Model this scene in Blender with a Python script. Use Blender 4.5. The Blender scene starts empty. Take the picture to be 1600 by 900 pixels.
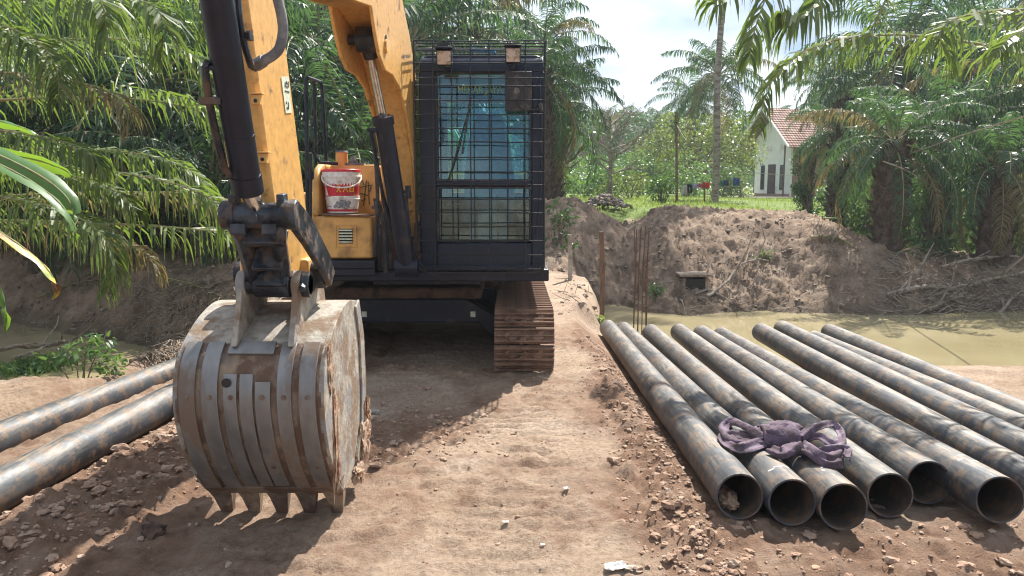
import bpy, bmesh, math, random
import numpy as np
from mathutils import Vector, Matrix, noise as mnoise
R = math.radians
SC = bpy.context.scene
COL = SC.collection
# ------------------------------------------------------------ camera, world, sun, exposure
PITCH, FPX, CAMH = R(7.8), 1200.0, 1.6
cd = bpy.data.cameras.new('camera'); cam = bpy.data.objects.new('camera', cd); COL.objects.link(cam)
cam.location = (0, 0, CAMH); cam.rotation_euler = (R(90) - PITCH, 0, 0)
cd.sensor_width = 36; cd.lens = 36 * FPX / 1600; cd.clip_start = .05; cd.clip_end = 2000
SC.camera = cam
SUN_EL, SUN_AZ = R(50), R(27)          # the sun stands behind the machine, a little to the right
w = bpy.data.worlds.new('World'); SC.world = w; w.use_nodes = True
nt = w.node_tree; nt.nodes.clear()
N = nt.nodes.new; L = nt.links.new
out = N('ShaderNodeOutputWorld'); bg = N('ShaderNodeBackground'); sky = N('ShaderNodeTexSky')
sky.sky_type = 'NISHITA'; sky.sun_disc = False; sky.sun_elevation = SUN_EL; sky.sun_rotation = SUN_AZ
sky.air_density = 1.0; sky.dust_density = 1.5; sky.ozone_density = 1.0
tc = N('ShaderNodeTexCoord'); mp = N('ShaderNodeMapping'); mp.inputs['Scale'].default_value = (1, 1, 2.2)
mp.inputs['Location'].default_value = (.35, .1, .2)
cn = N('ShaderNodeTexNoise'); cn.inputs['Scale'].default_value = 2.6; cn.inputs['Detail'].default_value = 7; cn.inputs['Roughness'].default_value = .52
cr = N('ShaderNodeValToRGB'); cr.color_ramp.elements[0].position = .36; cr.color_ramp.elements[1].position = .54
cn2 = N('ShaderNodeTexNoise'); cn2.inputs['Scale'].default_value = 3.4; cn2.inputs['Detail'].default_value = 4
cr2 = N('ShaderNodeValToRGB'); cr2.color_ramp.elements[0].position = .42; cr2.color_ramp.elements[1].position = .58
cr2.color_ramp.elements[0].color = (2.9, 4.0, 5.8, 1); cr2.color_ramp.elements[1].color = (8.2, 8.5, 8.8, 1)
mx = N('ShaderNodeMix'); mx.data_type = 'RGBA'
L(tc.outputs['Generated'], mp.inputs['Vector']); L(mp.outputs[0], cn.inputs['Vector']); L(mp.outputs[0], cn2.inputs['Vector'])
L(cn.outputs['Fac'], cr.inputs['Fac']); L(cn2.outputs['Fac'], cr2.inputs['Fac'])
L(cr.outputs['Color'], mx.inputs['Factor']); L(sky.outputs['Color'], mx.inputs['A']); L(cr2.outputs['Color'], mx.inputs['B'])
L(mx.outputs['Result'], bg.inputs['Color']); bg.inputs['Strength'].default_value = .075
L(bg.outputs[0], out.inputs['Surface'])
sd = bpy.data.lights.new('sun', 'SUN'); so = bpy.data.objects.new('sun', sd); COL.objects.link(so)
sd.energy = 5.0; sd.angle = R(.53); sd.color = (1, .955, .88)
ldir = Vector((-math.sin(SUN_AZ) * math.cos(SUN_EL), -math.cos(SUN_AZ) * math.cos(SUN_EL), -math.sin(SUN_EL)))
so.rotation_euler = ldir.to_track_quat('-Z', 'Y').to_euler()
VS = SC.view_settings; VS.view_transform = 'Standard'; VS.look = 'None'; VS.gamma = 1; VS.use_curve_mapping = False
VS.exposure = 1.15

SC.render.filter_size = 1.15
SC.cycles.filter_width = 1.15 if hasattr(SC, 'cycles') else 1.5

# ------------------------------------------------------------ helpers
def P(px, py, Y=None, X=None, z=None):
    """point in the world that shows at photo pixel (px, py), on plane Y, X or z"""
    dx = (px - 800) / FPX; dy = (450 - py) / FPX
    d = Vector((dx, math.cos(PITCH) + dy * math.sin(PITCH), -math.sin(PITCH) + dy * math.cos(PITCH)))
    t = Y / d.y if Y is not None else X / d.x if X is not None else (z - CAMH) / d.z
    return Vector((0, 0, CAMH)) + d * t

def ss(a, b, x):
    t = np.clip((x - a) / (b - a), 0, 1); return t * t * (3 - 2 * t)

def _hash(ix, iy, s):
    v = np.sin(ix * 127.1 + iy * 311.7 + s * 74.7) * 43758.5453
    return v - np.floor(v)
def vnoise(x, y, s=0):
    ix, iy = np.floor(x), np.floor(y); fx, fy = x - ix, y - iy
    fx = fx * fx * (3 - 2 * fx); fy = fy * fy * (3 - 2 * fy)
    a, b, c, d = _hash(ix, iy, s), _hash(ix + 1, iy, s), _hash(ix, iy + 1, s), _hash(ix + 1, iy + 1, s)
    return (a + (b - a) * fx) * (1 - fy) + (c + (d - c) * fx) * fy
def fbm(x, y, o=4, s=0, r=.5):
    v = 0; a = 1; t = 0
    for k in range(o):
        v = v + a * vnoise(x * 2 ** k + 13.7 * k, y * 2 ** k - 7.3 * k, s + k); t += a; a *= r
    return v / t

def mesh_np(name, V, F, mats, parent=None, origin=(0, 0, 0), smooth=False, loops=4, mi=None, attrs=None):
    me = bpy.data.meshes.new(name)
    V = np.asarray(V, np.float32).reshape(-1, 3) - np.array(origin, np.float32)
    F = np.asarray(F, np.int32).reshape(-1, loops)
    me.vertices.add(len(V)); me.vertices.foreach_set('co', V.ravel())
    me.loops.add(F.size); me.loops.foreach_set('vertex_index', F.ravel())
    me.polygons.add(len(F)); me.polygons.foreach_set('loop_start', np.arange(0, F.size, loops, dtype=np.int32))
    me.polygons.foreach_set('loop_total', np.full(len(F), loops, np.int32))
    if mi is not None: me.polygons.foreach_set('material_index', np.asarray(mi, np.int32))
    me.polygons.foreach_set('use_smooth', np.full(len(F), smooth, bool))
    for k, a in (attrs or {}).items():
        at = me.attributes.new(k, 'FLOAT', 'POINT'); at.data.foreach_set('value', np.asarray(a, np.float32).ravel())
    me.update(calc_edges=True)
    for m in (mats if isinstance(mats, (list, tuple)) else [mats]): me.materials.append(m)
    o = bpy.data.objects.new(name, me); COL.objects.link(o)
    if parent: o.parent = parent
    return o

class MB:
    """collects shapes, builds ONE mesh object"""
    def __init__(s): s.v = []; s.f = []; s.m = []; s.k = 0
    def mat(s, k): s.k = k; return s
    def add(s, vs, fs):
        b = len(s.v); s.v += [Vector(v) for v in vs]; s.f += [tuple(b + i for i in f) for f in fs]; s.m += [s.k] * len(fs); return s
    def box(s, c, d, rot=None):
        c = Vector(c); h = Vector(d) / 2; vs = []
        for x in (-1, 1):
            for y in (-1, 1):
                for z in (-1, 1):
                    p = Vector((x * h.x, y * h.y, z * h.z)); vs.append(c + (rot @ p if rot else p))
        return s.add(vs, [(0, 1, 3, 2), (4, 6, 7, 5), (0, 4, 5, 1), (2, 3, 7, 6), (0, 2, 6, 4), (1, 5, 7, 3)])
    def tube(s, pts, rad, n=8, caps=True, flat=1.0, up=None):
        pts = [Vector(p) for p in pts]; m = len(pts)
        if not isinstance(rad, (list, tuple)): rad = [rad] * m
        vs = []; ref = None
        for i, p in enumerate(pts):
            t = (pts[min(i + 1, m - 1)] - pts[max(i - 1, 0)])
            t = t.normalized() if t.length > 1e-9 else Vector((0, 0, 1))
            if ref is None:
                ref = up.copy() if up else (Vector((0, 0, 1)) if abs(t.z) < .9 else Vector((1, 0, 0)))
            a = t.cross(ref)
            a = a.normalized() if a.length > 1e-6 else t.orthogonal().normalized()
            b = a.cross(t).normalized(); ref = b
            for k in range(n):
                an = 2 * math.pi * (k + .5) / n
                vs.append(p + a * math.cos(an) * rad[i] + b * math.sin(an) * rad[i] * flat)
        fs = []
        for i in range(m - 1):
            for k in range(n):
                fs.append((i * n + k, i * n + (k + 1) % n, (i + 1) * n + (k + 1) % n, (i + 1) * n + k))
        if caps: fs.append(tuple(range(n - 1, -1, -1))); fs.append(tuple((m - 1) * n + k for k in range(n)))
        return s.add(vs, fs)
    def cyl(s, a, b, r, r2=None, n=20): return s.tube([a, b], [r, r if r2 is None else r2], n)
    def pipe(s, a, b, ro, ri, n=40, seg=1, sag=None):
        a, b = Vector(a), Vector(b); t = (b - a).normalized(); u = t.cross(Vector((0, 0, 1))).normalized(); v = u.cross(t)
        vs = []; rings = []
        seq = [(i / seg, ro) for i in range(seg + 1)] + [(1 - i / seg, ri) for i in range(seg + 1)]
        for q, r in seq:
            c = a.lerp(b, q)
            for k in range(n):
                an = 2 * math.pi * k / n; vs.append(c + (u * math.cos(an) + v * math.sin(an)) * r)
        m = len(seq); fs = [(i * n + k, ((i + 1) % m) * n + k, ((i + 1) % m) * n + (k + 1) % n, i * n + (k + 1) % n) for i in range(m) for k in range(n)]
        return s.add(vs, fs)
    def prism(s, poly, x0, x1, fx=None):
        """poly in (Y, z) extruded along X from x0 to x1; fx(Y) shifts X"""
        fx = fx or (lambda y: 0); n = len(poly)
        vs = [(x0 + fx(y), y, z) for y, z in poly] + [(x1 + fx(y), y, z) for y, z in poly]
        fs = [tuple(range(n)), tuple(range(2 * n - 1, n - 1, -1))] + [(i, i + n, (i + 1) % n + n, (i + 1) % n) for i in range(n)]
        return s.add(vs, fs)
    def prismY(s, poly, y0, y1):
        n = len(poly)
        vs = [(x, y0, z) for x, z in poly] + [(x, y1, z) for x, z in poly]
        fs = [tuple(range(n)), tuple(range(2 * n - 1, n - 1, -1))] + [(i, i + n, (i + 1) % n + n, (i + 1) % n) for i in range(n)]
        return s.add(vs, fs)
    def xf(s, M):
        s.v = [M @ v for v in s.v]; return s
    def build(s, name, mats, parent=None, origin=None, smooth=True, bevel=0, ang=38):
        o3 = Vector(origin if origin is not None else (rootloc(parent) if parent else (0, 0, 0)))
        me = bpy.data.meshes.new(name)
        me.from_pydata([v - o3 for v in s.v], [], s.f)
        mats = mats if isinstance(mats, (list, tuple)) else [mats]
        for m in mats: me.materials.append(m)
        me.polygons.foreach_set('material_index', s.m)
        bm = bmesh.new(); bm.from_mesh(me); bmesh.ops.recalc_face_normals(bm, faces=bm.faces[:]); bm.to_mesh(me); bm.free()
        if smooth:
            me.polygons.foreach_set('use_smooth', [True] * len(me.polygons)); me.set_sharp_from_angle(angle=R(ang))
        me.update()
        o = bpy.data.objects.new(name, me); COL.objects.link(o)
        if parent: o.parent = parent
        elif origin is not None: o.location = o3
        if bevel:
            b = o.modifiers.new('bevel', 'BEVEL'); b.width = bevel; b.segments = 2; b.limit_method = 'ANGLE'; b.angle_limit = R(40)
        return o

def rootloc(o):
    v = Vector((0, 0, 0))
    while o: v += o.location; o = o.parent
    return v
def tag(o, label=None, cat=None, group=None, kind=None):
    if label: o['label'] = label
    if cat: o['category'] = cat
    if group: o['group'] = group
    if kind: o['kind'] = kind
    return o
def thing(name, loc, label, cat, group=None):
    o = bpy.data.objects.new(name, None); COL.objects.link(o); o.location = loc; o.empty_display_size = .2
    return tag(o, label, cat, group)

# ------------------------------------------------------------ materials
def newmat(name):
    m = bpy.data.materials.new(name); m.use_nodes = True; t = m.node_tree
    return m, t, t.nodes['Principled BSDF']
def ramp(t, stops):
    r = t.nodes.new('ShaderNodeValToRGB'); e = r.color_ramp.elements
    while len(e) > 1: e.remove(e[-1])
    e[0].position = stops[0][0]; e[0].color = (*stops[0][1], 1)
    for p, c in stops[1:]:
        q = e.new(p); q.color = (*c, 1)
    return r
def noisy(name, base, dirt=None, amount=.5, scale=6, rough=.6, metal=0, bump=.2, bscale=40, stretch=(1, 1, 1), var=.18, third=None, spec=.5, dist=.01):
    """painted or earthy surface: base colour with soft variation, patches of dirt, fine bump"""
    m, t, b = newmat(name); N = t.nodes.new; L = t.links.new
    tc = N('ShaderNodeTexCoord'); mp = N('ShaderNodeMapping'); mp.inputs['Scale'].default_value = stretch
    L(tc.outputs['Object'], mp.inputs['Vector'])
    n1 = N('ShaderNodeTexNoise'); n1.inputs['Scale'].default_value = scale; n1.inputs['Detail'].default_value = 8; n1.inputs['Roughness'].default_value = .62
    n2 = N('ShaderNodeTexNoise'); n2.inputs['Scale'].default_value = scale * 3.1; n2.inputs['Detail'].default_value = 6
    L(mp.outputs[0], n1.inputs['Vector']); L(mp.outputs[0], n2.inputs['Vector'])
    lo = tuple(c * (1 - var) for c in base); hi = tuple(min(1, c * (1 + var)) for c in base)
    r2 = ramp(t, [(.3, lo), (.7, hi)]); L(n2.outputs['Fac'], r2.inputs['Fac'])
    col = r2.outputs['Color']
    if third:
        n3 = N('ShaderNodeTexNoise'); n3.inputs['Scale'].default_value = scale * .7; n3.inputs['Detail'].default_value = 7
        mp3 = N('ShaderNodeMapping'); mp3.inputs['Location'].default_value = (5, 3, 1); mp3.inputs['Scale'].default_value = stretch
        L(tc.outputs['Object'], mp3.inputs['Vector']); L(mp3.outputs[0], n3.inputs['Vector'])
        r3 = ramp(t, [(.5, (0, 0, 0)), (.58, (1, 1, 1))]); L(n3.outputs['Fac'], r3.inputs['Fac'])
        x = N('ShaderNodeMix'); x.data_type = 'RGBA'; L(r3.outputs['Color'], x.inputs['Factor']); L(col, x.inputs['A']); x.inputs['B'].default_value = (*third, 1); col = x.outputs['Result']
    if dirt:
        c = .5 + (.5 - amount) * .36
        r1 = ramp(t, [(max(0, c - .05), (0, 0, 0)), (min(1, c + .06), (1, 1, 1))]); L(n1.outputs['Fac'], r1.inputs['Fac'])
        x = N('ShaderNodeMix'); x.data_type = 'RGBA'; L(r1.outputs['Color'], x.inputs['Factor']); L(col, x.inputs['A']); x.inputs['B'].default_value = (*dirt, 1); col = x.outputs['Result']
        mr = N('ShaderNodeMapRange'); mr.inputs['To Min'].default_value = rough; mr.inputs['To Max'].default_value = .95
        L(r1.outputs['Color'], mr.inputs['Value']); L(mr.outputs[0], b.inputs['Roughness'])
        if metal:
            mm = N('ShaderNodeMapRange'); mm.inputs['To Min'].default_value = metal; mm.inputs['To Max'].default_value = 0
            L(r1.outputs['Color'], mm.inputs['Value']); L(mm.outputs[0], b.inputs['Metallic'])
    else:
        b.inputs['Roughness'].default_value = rough; b.inputs['Metallic'].default_value = metal
    L(col, b.inputs['Base Color']); b.inputs['Specular IOR Level'].default_value = spec
    if bump:
        n4 = N('ShaderNodeTexNoise'); n4.inputs['Scale'].default_value = bscale; n4.inputs['Detail'].default_value = 6
        L(mp.outputs[0], n4.inputs['Vector'])
        bp = N('ShaderNodeBump'); bp.inputs['Strength'].default_value = bump; bp.inputs['Distance'].default_value = dist
        L(n4.outputs['Fac'], bp.inputs['Height']); L(bp.outputs[0], b.inputs['Normal'])
    return m
def leafmat(name, cols, rough=.38, trans=.3, tcol=(.25, .4, .05), spec=.5):
    m, t, b = newmat(name); N = t.nodes.new; L = t.links.new
    g = N('ShaderNodeNewGeometry'); r = ramp(t, [(i / (len(cols) - 1) if len(cols) > 1 else 0, c) for i, c in enumerate(cols)])
    L(g.outputs['Random Per Island'], r.inputs['Fac']); L(r.outputs['Color'], b.inputs['Base Color'])
    b.inputs['Roughness'].default_value = rough; b.inputs['Specular IOR Level'].default_value = spec
    tr = N('ShaderNodeBsdfTranslucent'); tr.inputs['Color'].default_value = (*tcol, 1)
    x = N('ShaderNodeMixShader'); x.inputs[0].default_value = trans
    o = t.nodes['Material Output']; L(b.outputs[0], x.inputs[1]); L(tr.outputs[0], x.inputs[2]); L(x.outputs[0], o.inputs['Surface'])
    return m
M = {}
M['yellow'] = noisy('machine_yellow', (.62, .34, .095), (.30, .17, .07), .18, 3.2, .42, 0, .05, 60, var=.12, third=None)
M['arm_yellow'] = noisy('arm_yellow', (.64, .36, .11), (.16, .08, .04), .12, 9, .42, 0, .08, 50, var=.16)
M['blackpaint'] = noisy('black_paint', (.008, .011, .022), (.07, .05, .04), .22, 5, .4, 0, .1, 60, var=.3, spec=.35)
M['cabpaint'] = noisy('cab_paint', (.008, .014, .030), (.04, .035, .035), .18, 3, .34, 0, .03, 60, var=.25, spec=.35)
M['greasy'] = noisy('greasy_iron', (.014, .017, .024), (.11, .07, .045), .34, 9, .40, .3, .5, 50, var=.4, third=(.045, .055, .07))
M['steel'] = noisy('worn_steel', (.205, .198, .19), (.155, .11, .08), .42, 5, .40, .5, .15, 45, (1, 1, .35), .2)
M['bucket'] = noisy('bucket_shell', (.16, .115, .085), (.11, .065, .042), .5, 9, .8, .0, .5, 40, (1, 1, .6), .35, third=(.25, .18, .12))
M['bucket_dusty'] = noisy('bucket_dusty', (.31, .275, .225), (.19, .13, .085), .40, 7, .8, 0, .5, 45, (1, 1, 1), .28, third=(.22, .21, .20))
M['chrome'] = noisy('chrome_rod', (.62, .60, .56), (.35, .28, .2), .2, 8, .16, .95, 0)
M['track'] = noisy('muddy_track', (.15, .085, .055), (.22, .13, .085), .5, 9, .7, .15, .6, 35, var=.35, dist=.012)
M['rubber'] = noisy('rubber', (.02, .02, .024), (.10, .09, .08), .3, 12, .5, 0, .1, 60)
M['wire'] = noisy('guard_wire', (.009, .010, .013), None, rough=.34, metal=.1, bump=0)
M['mudcake'] = noisy('dried_mud', (.36, .25, .17), (.22, .10, .055), .4, 14, .95, 0, .7, 40, var=.25)
M['belly'] = noisy('dirty_frame', (.05, .03, .022), (.11, .065, .045), .5, 8, .9, 0, .6, 30, var=.4)
M['lampglass'] = noisy('lamp_lens', (.42, .34, .27), (.25, .18, .12), .4, 30, .35, .1, .4, 120)
M['white_plastic'] = noisy('white_plastic', (.74, .72, .68), (.45, .36, .28), .2, 12, .4, 0, .02)
M['red_plastic'] = noisy('red_plastic', (.55, .02, .04), (.3, .12, .08), .15, 12, .35, 0, .02)
M['yellow_print'] = noisy('yellow_print', (.8, .5, .04), None, rough=.5, bump=0)
M['grey_print'] = noisy('grey_print', (.12, .13, .14), (.3, .3, .3), .5, 60, .5, 0, 0)
M['sticker'] = noisy('sticker', (.62, .66, .50), (.5, .45, .3), .25, 20, .5, 0, 0)
M['ink'] = noisy('ink', (.03, .035, .05), None, rough=.6, bump=0)
M['greyhose'] = noisy('worn_hose', (.10, .10, .11), (.2, .19, .18), .4, 12, .5, 0, .1, 60)
M['wood'] = noisy('wood', (.19, .11, .07), (.11, .07, .045), .4, 8, .85, 0, .3, 60, (4, 4, .6))
M['deadwood'] = noisy('dead_wood', (.30, .25, .20), (.14, .10, .07), .4, 9, .9, 0, .4, 50)
M['concrete'] = noisy('concrete', (.34, .31, .27), (.20, .15, .11), .4, 5, .9, 0, .3, 40)
M['rebar'] = noisy('rusty_rebar', (.14, .075, .05), (.08, .05, .04), .4, 20, .85, .2, .3, 80)
M['hole_shade'] = noisy('painted_hole_shade', (.03, .027, .024), None, rough=.95, bump=.1)  # near-black colour that paints the shade inside holes and slots
M['seat'] = noisy('seat_cloth', (.17, .21, .28), None, rough=.9, bump=.1)
M['bag'] = noisy('green_bag', (.12, .28, .10), (.35, .34, .06), .4, 6, .6, 0, .3, 20)
M['sling'] = noisy('purple_sling', (.105, .068, .10), (.075, .05, .06), .45, 9, .85, 0, .5, 70, var=.3, third=(.19, .14, .185))
M['trunk'] = noisy('palm_trunk', (.075, .05, .035), (.13, .10, .075), .4, 7, .95, 0, .7, 25, var=.4, dist=.04)
M['greytrunk'] = noisy('grey_trunk', (.30, .26, .22), (.16, .12, .09), .4, 4, .9, 0, .4, 25, (1, 1, 3), var=.25, dist=.02)
M['bark'] = noisy('bark', (.20, .15, .11), (.10, .075, .055), .4, 6, .95, 0, .5, 25, var=.3)
M['clod'] = noisy('soil_clod', (.27, .17, .115), (.36, .26, .19), .4, 12, .95, 0, .6, 60, var=.3)
M['mudclod'] = noisy('mud_clod', (.21, .155, .115), (.32, .25, .195), .4, 6, .95, 0, .6, 40, var=.35)
M['stone'] = noisy('rubble_stone', (.20, .17, .15), (.32, .25, .19), .4, 5, .9, 0, .4, 25, var=.4)
M['wallwhite'] = noisy('white_wall', (.84, .84, .80), (.55, .45, .35), .15, .9, .85, 0, .1, 30, var=.06)
M['door'] = noisy('dark_door', (.05, .025, .035), None, rough=.6, bump=.1)
M['roofgrey'] = noisy('grey_roof', (.22, .20, .20), (.14, .10, .09), .4, 3, .8, 0, .2)
m_, t_, b_ = newmat('glass_teal'); t_.nodes.remove(b_)
g_ = t_.nodes.new('ShaderNodeBsdfGlossy'); g_.inputs['Roughness'].default_value = .03; g_.inputs['Color'].default_value = (.75, .95, 1, 1)
tr_ = t_.nodes.new('ShaderNodeBsdfTransparent'); tr_.inputs['Color'].default_value = (.72, .90, .92, 1)
x_ = t_.nodes.new('ShaderNodeMixShader'); fr_ = t_.nodes.new('ShaderNodeFresnel'); fr_.inputs['IOR'].default_value = 1.7
t_.links.new(fr_.outputs[0], x_.inputs[0]); t_.links.new(tr_.outputs[0], x_.inputs[1]); t_.links.new(g_.outputs[0], x_.inputs[2])
t_.links.new(x_.outputs[0], t_.nodes['Material Output'].inputs['Surface']); M['glass'] = m_

def pipemat():
    m, t, b = newmat('pipe_steel'); N = t.nodes.new; L = t.links.new
    tc = N('ShaderNodeTexCoord'); oi = N('ShaderNodeObjectInfo')
    ad = N('ShaderNodeVectorMath'); ad.operation = 'ADD'; sc = N('ShaderNodeMath'); sc.operation = 'MULTIPLY'; sc.inputs[1].default_value = 17
    L(oi.outputs['Random'], sc.inputs[0]); L(tc.outputs['Object'], ad.inputs[0]); L(sc.outputs[0], ad.inputs[1])
    mp = N('ShaderNodeMapping'); mp.inputs['Scale'].default_value = (1, .35, 1); L(ad.outputs[0], mp.inputs['Vector'])
    n1 = N('ShaderNodeTexNoise'); n1.inputs['Scale'].default_value = 5; n1.inputs['Detail'].default_value = 9; n1.inputs['Roughness'].default_value = .65
    n2 = N('ShaderNodeTexNoise'); n2.inputs['Scale'].default_value = 10; n2.inputs['Detail'].default_value = 12; n2.inputs['Roughness'].default_value = .74
    L(mp.outputs[0], n1.inputs['Vector']); L(ad.outputs[0], n2.inputs['Vector'])
    r1 = ramp(t, [(.34, (.018, .022, .030)), (.50, (.042, .050, .062)), (.66, (.095, .098, .10))]); L(n1.outputs['Fac'], r1.inputs['Fac'])
    r2 = ramp(t, [(.50, (0, 0, 0)), (.56, (.8, .8, .8))]); L(n2.outputs['Fac'], r2.inputs['Fac'])
    x = N('ShaderNodeMix'); x.data_type = 'RGBA'; L(r2.outputs['Color'], x.inputs['Factor']); L(r1.outputs['Color'], x.inputs['A']); x.inputs['B'].default_value = (.15, .098, .064, 1)
    # dust that settled on top and pale wear near the sawn ends
    g = N('ShaderNodeNewGeometry'); sp = N('ShaderNodeSeparateXYZ'); L(g.outputs['Normal'], sp.inputs[0])
    mr = N('ShaderNodeMapRange'); mr.inputs['From Min'].default_value = .1; mr.inputs['From Max'].default_value = 1; L(sp.outputs['Z'], mr.inputs['Value'])
    n3 = N('ShaderNodeTexNoise'); n3.inputs['Scale'].default_value = 8; n3.inputs['Detail'].default_value = 9; n3.inputs['Roughness'].default_value = .72; L(mp.outputs[0], n3.inputs['Vector'])
    r3 = ramp(t, [(.42, (.1, .1, .1)), (.62, (.75, .75, .75))]); L(n3.outputs['Fac'], r3.inputs['Fac'])
    mu = N('ShaderNodeMath'); mu.operation = 'MULTIPLY'; L(mr.outputs[0], mu.inputs[0]); 
    mp4 = N('ShaderNodeMapping'); mp4.inputs['Scale'].default_value = (11, .22, 11); L(ad.outputs[0], mp4.inputs['Vector']); n5 = N('ShaderNodeTexNoise'); n5.inputs['Scale'].default_value = 5; n5.inputs['Detail'].default_value = 8; n5.inputs['Roughness'].default_value = .7; L(mp4.outputs[0], n5.inputs['Vector'])
    r5 = ramp(t, [(.43, (.1, .1, .1)), (.55, (1, 1, 1))]); L(n5.outputs['Fac'], r5.inputs['Fac']); m5 = N('ShaderNodeMath'); m5.operation = 'MULTIPLY'; L(r3.outputs['Color'], m5.inputs[0]); L(r5.outputs['Color'], m5.inputs[1]); L(m5.outputs[0], mu.inputs[1])
    x2 = N('ShaderNodeMix'); x2.data_type = 'RGBA'; L(mu.outputs[0], x2.inputs['Factor']); L(x.outputs['Result'], x2.inputs['A']); x2.inputs['B'].default_value = (.31, .26, .20, 1)
    L(x2.outputs['Result'], b.inputs['Base Color'])
    rr = N('ShaderNodeMapRange'); rr.inputs['To Min'].default_value = .34; rr.inputs['To Max'].default_value = .8; L(n2.outputs['Fac'], rr.inputs['Value']); L(rr.outputs[0], b.inputs['Roughness'])
    b.inputs['Metallic'].default_value = .15
    bp = N('ShaderNodeBump'); bp.inputs['Strength'].default_value = .15; bp.inputs['Distance'].default_value = .01; L(n2.outputs['Fac'], bp.inputs['Height']); L(bp.outputs[0], b.inputs['Normal'])
    return m
M['pipe'] = pipemat()
M['pipe_in'] = noisy('pipe_inside', (.05, .038, .03), (.12, .07, .04), .4, 9, .8, 0, .3)
M['palm'] = leafmat('palm_leaflets', [(.014, .038, .022), (.022, .055, .034), (.034, .072, .036), (.048, .085, .036), (.028, .066, .052)], .48, .24, (.16, .32, .08), .4)
M['palm_dry'] = leafmat('dry_leaflets', [(.20, .15, .09), (.13, .11, .06), (.09, .10, .045), (.26, .22, .15)], .6, .25, (.4, .3, .1), .3)
M['palm_near'] = leafmat('near_leaflets', [(.036, .066, .022), (.056, .092, .028), (.085, .12, .035), (.16, .17, .075)], .50, .30, (.28, .42, .06), .4)
M['rachis'] = noisy('frond_stem', (.22, .24, .10), (.30, .22, .12), .4, 6, .6, 0, 0)
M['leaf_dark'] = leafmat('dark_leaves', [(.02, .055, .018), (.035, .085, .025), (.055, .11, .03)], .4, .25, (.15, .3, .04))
M['leaf_mid'] = leafmat('mid_leaves', [(.035, .09, .035), (.06, .125, .045), (.09, .155, .05)], .45, .3, (.22, .38, .08))
M['leaf_yellow'] = leafmat('yellow_leaves', [(.08, .14, .035), (.12, .17, .045), (.17, .18, .06), (.05, .11, .04)], .45, .3, (.34, .42, .08))
M['grass'] = leafmat('grass_blades', [(.09, .17, .03), (.14, .23, .04), (.20, .25, .07)], .6, .35, (.4, .5, .08))
M['banana'] = leafmat('banana_leaf', [(.045, .13, .035)], .45, .3, (.3, .5, .04))
M['straw'] = leafmat('straw', [(.30, .24, .15), (.22, .17, .11), (.38, .32, .22)], .8, .1, (.3, .2, .1))

# ------------------------------------------------------------ terrain
WATER = -.8
near = [(1156, 776, 3.42), (1238, 785, 3.36), (1318, 792, 3.32), (1391, 774, 3.52), (1451, 754, 3.66), (1563, 781, 3.36)]
far = [(950, 513, 9.7), (974, 516, 9.75), (1017, 520, 9.6), (1061, 519, 9.6), (1096, 521, 9.8), (1127, 524, 9.9)]
PIPES = [(P(a, b_, Y=Yn), P(c, d, Y=Yf)) for (a, b_, Yn), (c, d, Yf) in zip(near, far)]
PIPES += [(P(n_[0], n_[1], Y=n_[2]), P(f[0], f[1], Y=f[2])) for f, n_ in [((1189, 519, 9.2), (1640, 772, 3.75)), ((1222, 514, 9.7), (1650, 728, 4.1)), ((1272, 530, 9.6), (1668, 706, 4.45)), ((1296, 519, 9.8), (1690, 690, 4.75))]]
pB = (P(0, 766, Y=3.68), P(268, 626, Y=5.15)); d_ = (pB[1] - pB[0]).normalized(); PIPES.append((pB[0] - d_ * 3.6, pB[1] + d_ * .85))
pA = (P(0, 686, Y=4.65), P(268, 582, Y=6.5)); d_ = (pA[1] - pA[0]).normalized(); PIPES.append((pA[0] - d_ * 3.3, pA[1] + d_ * .8))
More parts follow.
